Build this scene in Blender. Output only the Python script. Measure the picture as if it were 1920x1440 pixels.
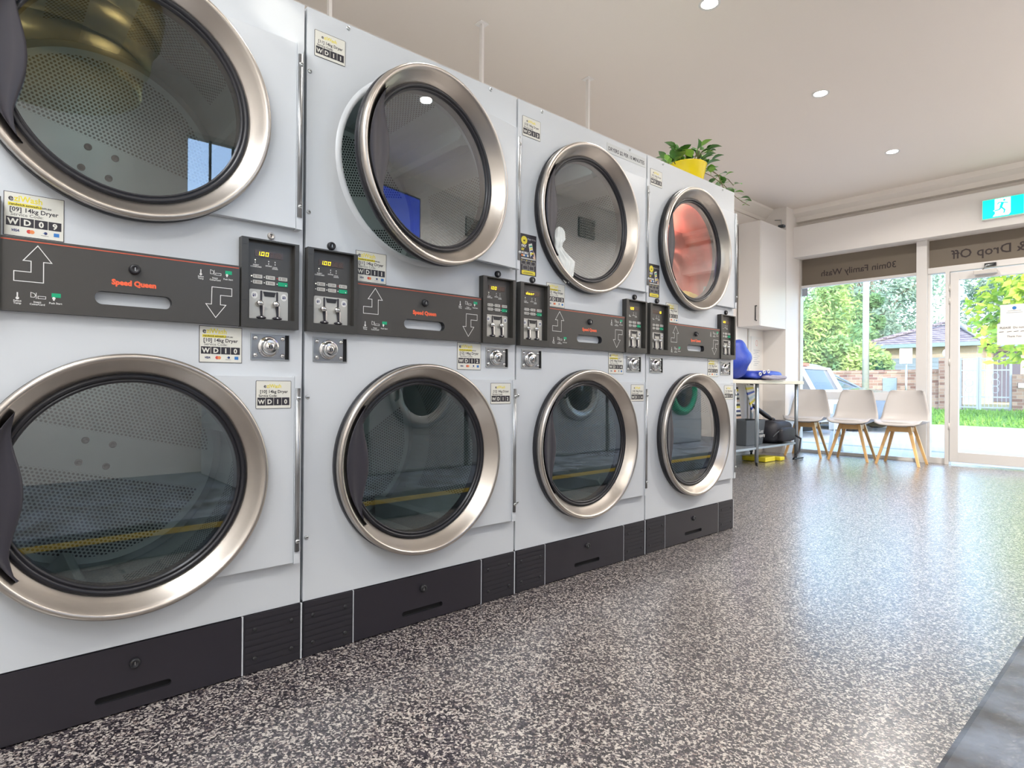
import bpy, bmesh, math, random
from mathutils import Vector, Matrix
R_ = math.radians; PI = math.pi
for o in list(bpy.data.objects): bpy.data.objects.remove(o)
scene = bpy.context.scene; COL = scene.collection

# ---------------------------------------------------------------- camera, sky, sun, large lights, exposure
cam_d = bpy.data.cameras.new('camera'); cam = bpy.data.objects.new('camera', cam_d); COL.objects.link(cam)
cam_d.sensor_fit = 'HORIZONTAL'; cam_d.sensor_width = 36; cam_d.lens = 36*1122.26/1920; cam_d.clip_start = .02; cam_d.clip_end = 400
def cam_axes(yaw, pitch, roll):
    f = Vector((-math.sin(yaw)*math.cos(pitch), math.cos(yaw)*math.cos(pitch), math.sin(pitch)))
    r = Vector((math.cos(yaw), math.sin(yaw), 0)); u = r.cross(f)
    c, s = math.cos(roll), math.sin(roll)
    return c*r+s*u, -s*r+c*u, f
ar, au, af = cam_axes(R_(48.445), R_(.136), R_(.414))
cam.matrix_world = Matrix(((ar.x, au.x, -af.x, 1.645), (ar.y, au.y, -af.y, -.675), (ar.z, au.z, -af.z, .768), (0, 0, 0, 1)))
scene.camera = cam

world = bpy.data.worlds.new('sky'); scene.world = world; world.use_nodes = True
wn = world.node_tree.nodes; wl = world.node_tree.links; wn.clear()
sky = wn.new('ShaderNodeTexSky'); sky.sky_type = 'NISHITA'; sky.sun_disc = False
sky.sun_elevation = R_(38); sky.sun_rotation = R_(150); sky.air_density = 1.0; sky.dust_density = 1.2; sky.ozone_density = 1.0
bg = wn.new('ShaderNodeBackground'); bg.inputs['Strength'].default_value = .9
wo = wn.new('ShaderNodeOutputWorld'); wl.new(sky.outputs[0], bg.inputs[0]); wl.new(bg.outputs[0], wo.inputs[0])

SUN_DIR = Vector((-.50, .82, -.36)).normalized()      # direction the sunlight travels
sd = bpy.data.lights.new('sun', 'SUN'); sd.energy = 2.8; sd.angle = R_(.8); sd.color = (1, .93, .82)
so = bpy.data.objects.new('sun', sd); COL.objects.link(so); so.location = (20, -20, 20); so.rotation_euler = SUN_DIR.to_track_quat('-Z', 'Y').to_euler()

scene.view_settings.view_transform = 'Standard'; scene.view_settings.look = 'None'
scene.view_settings.gamma = 1; scene.view_settings.use_curve_mapping = False
scene.view_settings.exposure = 0.30

XR = 2.95; XL = -1.72; YF = 6.68; YB = -2.3; ZC = 2.87     # room limits
def portal(loc, rot, sx, sy):
    l = bpy.data.lights.new('daylight_portal', 'AREA'); l.shape = 'RECTANGLE'; l.size = sx; l.size_y = sy
    l.cycles.is_portal = True
    o = bpy.data.objects.new('daylight_portal', l); COL.objects.link(o); o.location = loc; o.rotation_euler = rot
portal((-.2, YF+.12, 1.2), (-R_(90), 0, 0), 2.6, 2.4)
portal((XR+.12, .92, 2.03), (0, R_(90), 0), 1.0, 1.1)

# ---------------------------------------------------------------- materials
def new_mat(name):
    m = bpy.data.materials.new(name); m.use_nodes = True
    return m, m.node_tree.nodes, m.node_tree.links, m.node_tree.nodes['Principled BSDF']
def mat(name, col, rough=.5, metal=0, spec=.5, bump=None, coat=0, var=None, aniso=0):
    m, n, l, p = new_mat(name)
    p.inputs['Base Color'].default_value = (*col, 1); p.inputs['Roughness'].default_value = rough
    p.inputs['Metallic'].default_value = metal; p.inputs['Specular IOR Level'].default_value = spec
    p.inputs['Coat Weight'].default_value = coat; p.inputs['Coat Roughness'].default_value = .08
    tc = n.new('ShaderNodeTexCoord')
    if bump:
        t = n.new('ShaderNodeTexNoise'); t.inputs['Scale'].default_value = bump[0]; t.inputs['Detail'].default_value = 3
        b = n.new('ShaderNodeBump'); b.inputs['Strength'].default_value = bump[1]; b.inputs['Distance'].default_value = bump[2] if len(bump) > 2 else .002
        l.new(tc.outputs['Object'], t.inputs[0]); l.new(t.outputs[0], b.inputs['Height']); l.new(b.outputs[0], p.inputs['Normal'])
    if var:                                                   # (scale, second colour)
        t = n.new('ShaderNodeTexNoise'); t.inputs['Scale'].default_value = var[0]; t.inputs['Detail'].default_value = 4
        if len(var) > 2:
            mp = n.new('ShaderNodeMapping'); mp.inputs['Scale'].default_value = var[2]
            l.new(tc.outputs['Object'], mp.inputs[0]); l.new(mp.outputs[0], t.inputs[0])
        else: l.new(tc.outputs['Object'], t.inputs[0])
        r = n.new('ShaderNodeValToRGB'); r.color_ramp.elements[0].position = .35; r.color_ramp.elements[1].position = .65
        r.color_ramp.elements[0].color = (*col, 1); r.color_ramp.elements[1].color = (*var[1], 1)
        l.new(t.outputs[0], r.inputs[0]); l.new(r.outputs[0], p.inputs['Base Color'])
    return m
def emis(name, col, s):
    m, n, l, p = new_mat(name)
    p.inputs['Base Color'].default_value = (*col, 1); p.inputs['Emission Color'].default_value = (*col, 1); p.inputs['Emission Strength'].default_value = s
    return m
def glass(name, tint, base, k):
    m, n, l, p = new_mat(name); n.remove(p)
    out = n['Material Output']; tr = n.new('ShaderNodeBsdfTransparent'); tr.inputs[0].default_value = (*tint, 1)
    gl = n.new('ShaderNodeBsdfGlossy'); gl.inputs['Roughness'].default_value = 0.0; gl.inputs[0].default_value = (.95, .97, 1, 1)
    def mt(op, x, y=None, z=None):
        q = n.new('ShaderNodeMath'); q.operation = op
        for i_, v in enumerate((x, y, z)):
            if v is None: continue
            if isinstance(v, (int, float)): q.inputs[i_].default_value = v
            else: l.new(v, q.inputs[i_])
        return q.outputs[0]
    ge = n.new('ShaderNodeNewGeometry'); dp = n.new('ShaderNodeVectorMath'); dp.operation = 'DOT_PRODUCT'      # Schlick reflectance of a pane, both faces
    l.new(ge.outputs['Incoming'], dp.inputs[0]); l.new(ge.outputs['Normal'], dp.inputs[1])
    c = mt('ABSOLUTE', dp.outputs['Value']); f = mt('MULTIPLY_ADD', mt('POWER', mt('SUBTRACT', 1.0, c), 5.0), .96, .04)
    fac = mt('MULTIPLY_ADD', f, k, base); fac = mt('MINIMUM', fac, 1.0)
    mx = n.new('ShaderNodeMixShader')
    l.new(fac, mx.inputs[0]); l.new(tr.outputs[0], mx.inputs[1]); l.new(gl.outputs[0], mx.inputs[2]); l.new(mx.outputs[0], out.inputs[0])
    return m
def hexdots(name, mode, col=(.56, .60, .60)):
    """perforated sheet: staggered dark holes; mode 'uv' for the drum wall, 'disc' for the drum's back plate"""
    m, n, l, p = new_mat(name)
    p.inputs['Metallic'].default_value = .55; p.inputs['Roughness'].default_value = .42
    tc = n.new('ShaderNodeTexCoord'); sp = n.new('ShaderNodeSeparateXYZ')
    l.new(tc.outputs['UV' if mode == 'uv' else 'Object'], sp.inputs[0])
    a, b = (sp.outputs[0], sp.outputs[1]) if mode == 'uv' else (sp.outputs[1], sp.outputs[2])
    def M(op, x, y=None, z=None):
        q = n.new('ShaderNodeMath'); q.operation = op
        for i, v in enumerate((x, y, z)):
            if v is None: continue
            if isinstance(v, (int, float)): q.inputs[i].default_value = v
            else: l.new(v, q.inputs[i])
        return q.outputs[0]
    pitch = .0118
    u = M('DIVIDE', a, pitch); v = M('DIVIDE', b, pitch*1.7320508)
    def dist(off):
        du = M('SUBTRACT', M('FRACT', M('ADD', u, off)), .5); dv = M('MULTIPLY', M('SUBTRACT', M('FRACT', M('ADD', v, off)), .5), 1.7320508)
        return M('SQRT', M('ADD', M('MULTIPLY', du, du), M('MULTIPLY', dv, dv)))
    hole = M('LESS_THAN', M('MINIMUM', dist(100.0), dist(100.5)), .31)
    if mode == 'disc':
        r = M('SQRT', M('ADD', M('MULTIPLY', a, a), M('MULTIPLY', b, b)))
        hole = M('MULTIPLY', hole, M('LESS_THAN', r, .325)); hole = M('MULTIPLY', hole, M('GREATER_THAN', M('ABSOLUTE', b), .064))
        hole = M('MULTIPLY', hole, M('GREATER_THAN', r, .05))
    mc = n.new('ShaderNodeMix'); mc.data_type = 'RGBA'; mc.inputs[6].default_value = (*col, 1); mc.inputs[7].default_value = (.006, .006, .008, 1)
    l.new(hole, mc.inputs[0]); l.new(mc.outputs[2], p.inputs['Base Color'])
    l.new(M('MULTIPLY', M('SUBTRACT', 1.0, hole), .55), p.inputs['Metallic'])
    bp = n.new('ShaderNodeBump'); bp.inputs['Strength'].default_value = .5; bp.inputs['Distance'].default_value = .001; bp.invert = True
    l.new(hole, bp.inputs['Height']); l.new(bp.outputs[0], p.inputs['Normal'])
    return m
def brick(name, c1, c2, mortar, sc=1.0, bw=.24, rh=.086, plane='XZ', rough=.85):
    m, n, l, p = new_mat(name); p.inputs['Roughness'].default_value = rough
    tc = n.new('ShaderNodeTexCoord'); sp = n.new('ShaderNodeSeparateXYZ'); cb = n.new('ShaderNodeCombineXYZ')
    ad = n.new('ShaderNodeMath'); ad.operation = 'ADD'
    l.new(tc.outputs['Object'], sp.inputs[0]); l.new(sp.outputs[0], ad.inputs[0]); l.new(sp.outputs[1], ad.inputs[1])
    l.new(ad.outputs[0], cb.inputs[0]); l.new(sp.outputs[2], cb.inputs[1])
    b = n.new('ShaderNodeTexBrick'); b.inputs['Color1'].default_value = (*c1, 1); b.inputs['Color2'].default_value = (*c2, 1); b.inputs['Mortar'].default_value = (*mortar, 1)
    b.inputs['Scale'].default_value = sc; b.inputs['Brick Width'].default_value = bw; b.inputs['Row Height'].default_value = rh; b.inputs['Mortar Size'].default_value = .006
    b.inputs['Bias'].default_value = -.1
    l.new(cb.outputs[0], b.inputs[0]); l.new(b.outputs[0], p.inputs['Base Color'])
    return m

M = {}
M['panel'] = mat('white enamelled steel', (.60, .63, .66), .33, 0, .5, (700, .22, .0012))
M['panel2'] = mat('smooth white enamelled steel', (.62, .65, .68), .3, 0, .5, (500, .08, .001))
M['chrome'] = mat('brushed champagne steel', (.52, .48, .435), .33, 1, .5, (900, .12, .0008))
M['steel'] = mat('plain stainless steel', (.58, .60, .60), .3, 1)
M['polish'] = mat('polished chrome', (.72, .72, .72), .12, 1)
M['zinc'] = mat('zinc plated steel', (.36, .37, .38), .38, 1)
M['gasket'] = mat('black rubber gasket', (.012, .012, .016), .35)
M['black'] = mat('black plastic', (.016, .016, .019), .42)
M['hndl'] = mat('charcoal moulded plastic', (.035, .032, .042), .42)
M['void'] = mat('dark opening', (.004, .004, .005), .8)
M['dglass'] = glass('door glass', (.62, .68, .68), .03, 3.8)
M['wglass'] = glass('window glass', (.96, .97, .97), .0, 1.5)
M['perf'] = hexdots('perforated drum wall', 'uv'); M['perfd'] = hexdots('perforated drum back', 'disc')
M['drum'] = mat('drum sheet steel', (.52, .56, .56), .42, .55, .5, (60, .05, .001))
M['ctl'] = mat('charcoal panel', (.055, .052, .048), .36, 0, .5, (400, .05, .0005))
M['bezel'] = mat('charcoal bezel plastic', (.042, .040, .036), .36)
M['red'] = mat('red printed line', (.55, .10, .05), .4)
M['orange'] = mat('orange lettering', (.85, .13, .05), .4)
M['white'] = mat('white print', (.75, .75, .73), .5)
M['label'] = mat('sticker paper', (.72, .71, .64), .4)
M['ink'] = mat('black ink', (.025, .022, .03), .45)
M['yel'] = mat('yellow ink', (.80, .68, .04), .45)
M['blue'] = mat('blue ink', (.03, .18, .5), .45)
M['navy'] = mat('navy ink', (.02, .03, .13), .45)
M['orng'] = mat('orange ink', (.75, .25, .08), .45); M['redi'] = mat('red ink', (.62, .06, .05), .45)
M['green'] = mat('green button', (.0, .36, .17), .4)
M['btn'] = mat('grey button', (.50, .50, .47), .45)
M['coin'] = mat('coin slide face plate', (.50, .49, .45), .35, .35)
M['disp'] = mat('unlit display window', (.07, .04, .03), .25)
M['seg0'] = mat('unlit display digit', (.12, .075, .06), .4)
M['seg'] = emis('lit yellow digit', (1, .86, .02), .9)
M['led'] = emis('lit indicator', (1, .95, .8), .9); M['ledr'] = mat('red indicator', (.5, .05, .05), .4)
M['base'] = mat('charcoal ribbed base panel', (.022, .019, .026), .35)
M['grille'] = mat('plinth side panel', (.020, .018, .024), .5)
M['ceil'] = mat('ceiling paint', (.84, .77, .70), .8)
M['cornice'] = mat('cornice paint', (.84, .79, .73), .6)
M['wall'] = mat('wall paint', (.84, .80, .76), .7, bump=(90, .03, .002))
M['wwhite'] = mat('white painted board', (.86, .83, .80), .5)
M['cup'] = mat('satin white cupboard', (.74, .71, .68), .45)
M['alu'] = mat('painted aluminium frame', (.62, .59, .55), .4, .2)
M['aluL'] = mat('light painted aluminium', (.74, .72, .70), .38, .1)
M['tan'] = mat('tan sign film', (.17, .14, .105), .5)
M['tantxt'] = mat('brown sign lettering', (.04, .028, .026), .6)
M['wood'] = mat('beech wood', (.62, .36, .14), .4, var=(6, (.72, .45, .19), (1, 1, .12)))
M['shell'] = mat('white moulded plastic', (.56, .53, .51), .35)
M['cushion'] = mat('white vinyl cushion', (.58, .55, .53), .45)
M['ttop'] = mat('pale laminate table top', (.62, .57, .47), .35)
M['tube'] = mat('grey galvanised tube', (.36, .41, .45), .32, .8)
M['shelf'] = mat('steel shelf', (.40, .44, .48), .35, .7)
M['bag'] = mat('royal blue nylon', (.02, .055, .42), .45, bump=(18, .5, .01))
M['bagg'] = mat('grey lilac lining', (.34, .31, .38), .6, bump=(18, .4, .01))
M['bin'] = mat('grey plastic tub', (.075, .085, .095), .5)
M['pack'] = mat('black nylon', (.014, .014, .020), .55, bump=(60, .3, .003))
M['pot'] = mat('glossy yellow pot', (.86, .66, .01), .22)
M['soil'] = mat('potting soil', (.05, .03, .02), .9)
M['leafA'] = mat('green pothos leaf', (.045, .15, .03), .4, var=(14, (.10, .24, .045)))
M['leafB'] = mat('young green leaf', (.20, .42, .05), .45)
M['stem'] = mat('brown vine stem', (.16, .12, .05), .6)
M['exitg'] = emis('green exit sign face', (.0, .78, .50), 1.1); M['exitw'] = emis('white exit pictogram', (.85, 1, .95), 1.3)
M['lamp'] = emis('downlight diffuser', (1, .95, .88), 22)
M['fill_panel'] = emis('added fill panel face', (.95, .98, 1), 2.5)  # glowing face of the added fill panels
M['gold'] = mat('dull brass duct', (.42, .33, .12), .35, .9)
M['screen'] = emis('blue television screen', (.03, .07, .60), .9)
M['washer'] = mat('grey washer steel', (.50, .53, .56), .34, .4)
M['washd'] = mat('dark washer glass', (.01, .012, .016), .08)
M['wgreen'] = mat('green washer door ring', (.0, .32, .16), .35)
M['yline'] = mat('yellow safety stripe', (.72, .50, .03), .5)
M['plinth'] = mat('worn grey painted plinth', (.15, .18, .24), .42, 0, .5, (30, .6, .006), 0, (7, (.022, .020, .026)))
M['pedge'] = mat('worn plinth edging', (.16, .17, .20), .3, .3)
M['redcloth'] = mat('red cloth', (.90, .06, .04), .8, var=(3.5, (.80, .22, .15)), bump=(16, .5, .01))
M['pinkcloth'] = mat('faded coral cloth', (.60, .30, .25), .8, var=(4, (.68, .15, .10)), bump=(16, .5, .01))
M['ycloth'] = mat('orange yellow cloth', (.85, .50, .06), .8, bump=(16, .5, .01))
M['wcloth'] = mat('white cloth', (.80, .82, .79), .7, bump=(25, .5, .008))
M['road'] = mat('pale asphalt', (.50, .50, .49), .9, var=(3, (.56, .55, .53)))
M['path'] = mat('concrete footpath', (.62, .60, .57), .9)
M['kerb'] = mat('grey kerb stone', (.34, .37, .42), .8)
M['grass'] = mat('mown grass', (.13, .33, .05), .9, bump=(30, 1, .05), var=(3, (.28, .50, .10)))
M['soilo'] = mat('garden ground', (.20, .22, .12), .95)
M['brick'] = brick('mottled red brown brick', (.20, .105, .085), (.44, .31, .24), (.36, .32, .29))
M['brickp'] = brick('cream brick', (.46, .38, .29), (.52, .44, .34), (.50, .46, .40))
M['tile'] = brick('grey brown roof tile', (.10, .08, .10), (.20, .17, .19), (.62, .58, .60), 1, .30, .11)  # pale joint colour paints in the highlight lines between tiles
M['gutter'] = mat('teal gutter', (.18, .27, .28), .5)
M['garage'] = mat('grey blue roller door', (.20, .26, .31), .5)
M['gate'] = mat('white painted wrought iron', (.40, .44, .50), .5)
M['dark'] = mat('dark screen door', (.10, .09, .12), .5)
M['pole'] = mat('weathered timber pole', (.42, .42, .41), .8)
M['sign'] = mat('white sign plate', (.8, .78, .75), .5); M['signr'] = mat('faded red sign print', (.75, .30, .25), .6)
M['carw'] = mat('white car paint', (.75, .76, .78), .2, 0, .5, coat=.8)
M['carb'] = mat('steel blue car paint', (.16, .21, .27), .2, .3, .5, coat=.8)
M['carg'] = mat('tinted car glass', (.06, .08, .10), .08)
M['tail'] = mat('red tail light', (.65, .05, .03), .2)
M['tyre'] = mat('black tyre', (.02, .02, .02), .8)
M['bark'] = mat('brown bark', (.24, .19, .14), .9, bump=(20, .6, .02))
def leafmat(name, a, b, sc=1.2):
    m, n, l, p = new_mat(name); p.inputs['Roughness'].default_value = .6
    g = n.new('ShaderNodeNewGeometry'); t = n.new('ShaderNodeTexNoise'); t.inputs['Scale'].default_value = sc
    r = n.new('ShaderNodeValToRGB'); r.color_ramp.elements[0].position = .38; r.color_ramp.elements[1].position = .62
    r.color_ramp.elements[0].color = (*a, 1); r.color_ramp.elements[1].color = (*b, 1)
    l.new(g.outputs['Position'], t.inputs[0]); l.new(t.outputs[0], r.inputs[0]); l.new(r.outputs[0], p.inputs['Base Color'])
    tl = n.new('ShaderNodeBsdfTranslucent'); l.new(r.outputs[0], tl.inputs[0])
    mx = n.new('ShaderNodeMixShader'); mx.inputs[0].default_value = .35
    l.new(p.outputs[0], mx.inputs[1]); l.new(tl.outputs[0], mx.inputs[2]); l.new(mx.outputs[0], n['Material Output'].inputs[0])
    return m
M['f1'] = leafmat('wattle foliage', (.17, .36, .17), (.46, .60, .20))
M['f2'] = leafmat('eucalypt foliage', (.20, .34, .26), (.38, .50, .38))
M['f3'] = leafmat('bright lime foliage', (.16, .36, .05), (.66, .78, .12), 2.5)
M['f4'] = leafmat('conifer foliage', (.10, .24, .10), (.22, .38, .16))
def floor_mat():
    m, n, l, p = new_mat('epoxy flake floor')
    tc = n.new('ShaderNodeTexCoord')
    v = n.new('ShaderNodeTexVoronoi'); v.inputs['Scale'].default_value = 225; v.inputs['Randomness'].default_value = 1
    nz = n.new('ShaderNodeTexNoise'); nz.inputs['Scale'].default_value = 150; nz.inputs['Detail'].default_value = 2
    mp = n.new('ShaderNodeMix'); mp.data_type = 'RGBA'; mp.inputs[0].default_value = .012
    l.new(tc.outputs['Object'], nz.inputs[0]); l.new(tc.outputs['Object'], mp.inputs[6]); l.new(nz.outputs[1], mp.inputs[7]); l.new(mp.outputs[2], v.inputs[0])
    sp = n.new('ShaderNodeSeparateXYZ'); l.new(v.outputs['Color'], sp.inputs[0])
    r = n.new('ShaderNodeValToRGB'); r.color_ramp.interpolation = 'CONSTANT'; e = r.color_ramp.elements
    e[0].color = (.010, .008, .012, 1); e[1].position = .34; e[1].color = (.040, .033, .042, 1)
    for pos, c in ((.52, (.12, .10, .105)), (.66, (.42, .38, .35)), (.80, (.56, .51, .46)), (.94, (.25, .20, .18))):
        q = e.new(pos); q.color = (*c, 1)
    l.new(sp.outputs[0], r.inputs[0]); l.new(r.outputs[0], p.inputs['Base Color'])
    b = n.new('ShaderNodeBump'); b.inputs['Strength'].default_value = .35; b.inputs['Distance'].default_value = .002
    n2 = n.new('ShaderNodeTexNoise'); n2.inputs['Scale'].default_value = 85; n2.inputs['Detail'].default_value = 3
    l.new(tc.outputs['Object'], n2.inputs[0]); l.new(n2.outputs[0], b.inputs['Height']); l.new(b.outputs[0], p.inputs['Normal'])
    p.inputs['Roughness'].default_value = .42; p.inputs['Coat Weight'].default_value = 1; p.inputs['Coat Roughness'].default_value = .22; p.inputs['Coat IOR'].default_value = 1.7; l.new(b.outputs[0], p.inputs['Coat Normal'])
    return m
M['floor'] = floor_mat()

# ---------------------------------------------------------------- mesh builder
_tx = {}
def text_geo(s, size, bold=0.0, align='LEFT', shear=0.0, sx=1.0):
    k = (s, size, bold, align, shear, sx)
    if k not in _tx:
        cu = bpy.data.curves.new('t', 'FONT'); cu.body = s; cu.size = size; cu.offset = bold*size; cu.align_x = align; cu.shear = shear; cu.resolution_u = 2
        o = bpy.data.objects.new('t', cu); me = bpy.data.meshes.new_from_object(o)
        _tx[k] = ([(v.co.x*sx, v.co.y) for v in me.vertices], [list(p.vertices) for p in me.polygons])
        bpy.data.objects.remove(o); bpy.data.curves.remove(cu); bpy.data.meshes.remove(me)
    return _tx[k]
class MB:
    def __init__(s): s.v = []; s.f = []; s.m = []; s.mats = []; s.sm = []; s.uv = {}
    def mi(s, m):
        if m not in s.mats: s.mats.append(m)
        return s.mats.index(m)
    def add(s, vs, fs, m, smooth=False, T=None):
        b = len(s.v); i = s.mi(m)
        for p in vs: s.v.append(tuple(T @ Vector(p)) if T else tuple(p))
        for f in fs: s.f.append([b+q for q in f]); s.m.append(i); s.sm.append(smooth)
        return b
    def box(s, x0, x1, y0, y1, z0, z1, m, T=None):
        s.add([(x, y, z) for x in (x0, x1) for y in (y0, y1) for z in (z0, z1)],
              [(0, 1, 3, 2), (4, 6, 7, 5), (0, 4, 5, 1), (2, 3, 7, 6), (0, 2, 6, 4), (1, 5, 7, 3)], m, False, T)
    def prism(s, pts, h0, h1, m, ax='x', T=None, smooth=False):
        """outline pts (a, b) extruded h0..h1 along ax; a,b = (y,z) for x, (x,z) for y, (x,y) for z"""
        g = {'x': lambda a, b, h: (h, a, b), 'y': lambda a, b, h: (a, h, b), 'z': lambda a, b, h: (a, b, h)}[ax]
        n = len(pts)
        s.add([g(a, b, h0) for a, b in pts]+[g(a, b, h1) for a, b in pts],
              [list(range(n))[::-1], [n+i for i in range(n)]]+[(i, (i+1) % n, n+(i+1) % n, n+i) for i in range(n)], m, smooth, T)
    def rev(s, prof, cy, cz, m, n=64, a0=0, a1=2*PI, smooth=True, T=None, cap=False):
        """profile (x, r) revolved about the x axis through (cy, cz)"""
        full = abs(a1-a0-2*PI) < 1e-6; k = n if full else n+1; vs = []
        for x, r in prof:
            for i in range(k):
                a = a0+(a1-a0)*i/n; vs.append((x, cy+r*math.cos(a), cz+r*math.sin(a)))
        fs = []
        for j in range(len(prof)-1):
            for i in range(n):
                i2 = (i+1) % k; fs.append((j*k+i, j*k+i2, (j+1)*k+i2, (j+1)*k+i))
        if cap: fs.append([(len(prof)-1)*k+i for i in range(k)])
        return s.add(vs, fs, m, smooth, T)
    def tube(s, pts, r, m, n=10, taper=None, caps=True):
        pts = [Vector(p) for p in pts]; vs = []; fs = []; prev = None
        for i, p in enumerate(pts):
            d = (pts[min(i+1, len(pts)-1)]-pts[max(i-1, 0)]).normalized()
            if prev is None: a = d.orthogonal().normalized()
            else: a = (prev-d*prev.dot(d)).normalized()
            prev = a; b = d.cross(a); rr = r if taper is None else taper[i]
            for j in range(n):
                t = 2*PI*j/n; vs.append(tuple(p+a*math.cos(t)*rr+b*math.sin(t)*rr))
        for i in range(len(pts)-1):
            for j in range(n): fs.append((i*n+j, i*n+(j+1) % n, (i+1)*n+(j+1) % n, (i+1)*n+j))
        if caps: fs.append(list(range(n))[::-1]); fs.append([(len(pts)-1)*n+j for j in range(n)])
        s.add(vs, fs, m, True)
    def text(s, t, y, z, h, size, m, bold=0.0, align='LEFT', shear=0.0, sx=1.0, fn=None):
        vs, fs = text_geo(t, size, bold, align, shear, sx)
        s.add([(fn(a, b) if fn else (h, y+a, z+b)) for a, b in vs], fs, m)
    def disc(s, y, z, h, r, m, n=24, ry=None):
        s.add([(h, y+(ry or r)*math.cos(2*PI*i/n), z+r*math.sin(2*PI*i/n)) for i in range(n)], [list(range(n))], m)
    def rect(s, y0, y1, z0, z1, h, m):
        s.add([(h, y0, z0), (h, y1, z0), (h, y1, z1), (h, y0, z1)], [(0, 1, 2, 3)], m)
    def ell(s, c, r, m, n=20, k=12, p=1.0, T=None, noise=0, seed=0):
        rnd = random.Random(seed); vs = []; fs = []
        def sg(v): return math.copysign(abs(v)**p, v)
        ph = [(rnd.uniform(2, 6), rnd.uniform(2, 6), rnd.uniform(0, 6)) for _ in range(4)]
        for i in range(k+1):
            t = -PI/2+PI*i/k
            for j in range(n):
                a = 2*PI*j/n; q = 1+noise*sum(math.sin(A*a+P+B*t) if 0 < i < k else 0 for A, B, P in [(round(A), B, P) for A, B, P in ph])/2
                vs.append((c[0]+r[0]*q*sg(math.cos(t))*sg(math.cos(a)), c[1]+r[1]*q*sg(math.cos(t))*sg(math.sin(a)), c[2]+r[2]*q*sg(math.sin(t))))
        for i in range(k):
            for j in range(n): fs.append((i*n+j, i*n+(j+1) % n, (i+1)*n+(j+1) % n, (i+1)*n+j))
        s.add(vs, fs, m, True, T)
    def mesh(s, name, bevel=0):
        me = bpy.data.meshes.new(name); me.from_pydata(s.v, [], s.f)
        for m in s.mats: me.materials.append(m)
        me.polygons.foreach_set('material_index', s.m); me.polygons.foreach_set('use_smooth', s.sm)
        if s.uv:
            ul = me.uv_layers.new(name='UVMap')
            for lp in me.loops: ul.data[lp.index].uv = s.uv.get(lp.vertex_index, (0, 0))
        me.update()
        bm = bmesh.new(); bm.from_mesh(me)
        bmesh.ops.recalc_face_normals(bm, faces=[f for f in bm.faces if True]) if bevel >= 0 else None
        if bevel > 0:
            es = [e for e in bm.edges if len(e.link_faces) == 2 and e.calc_face_angle(0) > .6]
            bmesh.ops.bevel(bm, geom=es, offset=bevel, segments=2, affect='EDGES', profile=.6)
        bm.to_mesh(me); bm.free(); return me
    def build(s, name, parent=None, loc=(0, 0, 0), rot=(0, 0, 0), bevel=0, **kw):
        return put(name, s.mesh(name, bevel), parent, loc, rot, **kw)
def tag(o, label=None, category=None, group=None, kind=None):
    for k, v in (('label', label), ('category', category), ('group', group), ('kind', kind)):
        if v: o[k] = v
    return o
def put(name, me, parent=None, loc=(0, 0, 0), rot=(0, 0, 0), **kw):
    o = bpy.data.objects.new(name, me); COL.objects.link(o); o.location = loc; o.rotation_euler = rot
    if parent: o.parent = parent
    return tag(o, **kw)
def empty(name, loc=(0, 0, 0), rotz=0, **kw):
    o = bpy.data.objects.new(name, None); COL.objects.link(o); o.location = loc; o.rotation_euler = (0, 0, rotz); o.empty_display_size = .1
    return tag(o, **kw)
def copy_tree(o, parent=None):
    c = o.copy(); COL.objects.link(c)
    if parent: c.parent = parent
    for ch in list(o.children): copy_tree(ch, c)
    return c
_cache = {}
def cached(key, fn, bevel=0):
    if key not in _cache:
        b = MB(); fn(b); _cache[key] = b.mesh(key, bevel)
    return _cache[key]
def rrect(y0, y1, z0, z1, r, n=5):
    o = []
    for cy, cz, a in ((y1-r, z1-r, 0), (y0+r, z1-r, PI/2), (y0+r, z0+r, PI), (y1-r, z0+r, 1.5*PI)):
        o += [(cy+r*math.cos(a+PI/2*i/n), cz+r*math.sin(a+PI/2*i/n)) for i in range(n+1)]
    return o

# ---------------------------------------------------------------- the setting
def struct(name, b, bevel=0):
    return b.build(name, bevel=bevel, kind='structure')
b = MB(); b.box(XL-.15, XR+.15, YB-.15, YF+.1, -.12, 0, M['floor']); struct('floor', b)
b = MB(); b.box(XL-.15, XR+.15, YB-.15, YF+.15, ZC, ZC+.14, M['ceil']); struct('ceiling', b)
b = MB(); b.box(XL-.15, XL, YB-.15, YF+.1, 0, ZC, M['wall']); b.box(XL, -1.45, 6.31, YF-.0, 0, ZC, M['wall']); struct('wall_left', b)
WR = (.38, 1.45, 1.55, 2.52)      # barred window in the right wall
b = MB()
b.box(XR, XR+.15, YB-.15, WR[0], 0, ZC, M['wall']); b.box(XR, XR+.15, WR[1], YF+.1, 0, ZC, M['wall'])
b.box(XR, XR+.15, WR[0], WR[1], 0, WR[2], M['wall']); b.box(XR, XR+.15, WR[0], WR[1], WR[3], ZC, M['wall']); struct('wall_right', b)
# back wall with an unseen high slot cut to shape the sun patch
SL = (.60, .72); sz0, sz1 = 2.42, 2.80
b = MB()
DX0, DX1 = .95, 2.75
sx = -(YB+.07)*(.50/.82)      # where the sun ray to the first dryer crosses the back wall
b.box(XL, sx-.045, YB-.15, YB, 0, ZC, M['wall']); b.box(sx-.045, sx+.14, YB-.15, YB, 0, 2.69, M['wall'])
b.box(sx+.14, XR, YB-.15, YB, 0, ZC, M['wall'])
struct('wall_back', b)
b = MB(); b.box(sx-.045, sx+.14, YB-.09, YB-.085, 2.69, ZC, M['wglass'])
struct('sun_slot_pane', b)  # pane of the slot added for the sun patch
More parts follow.
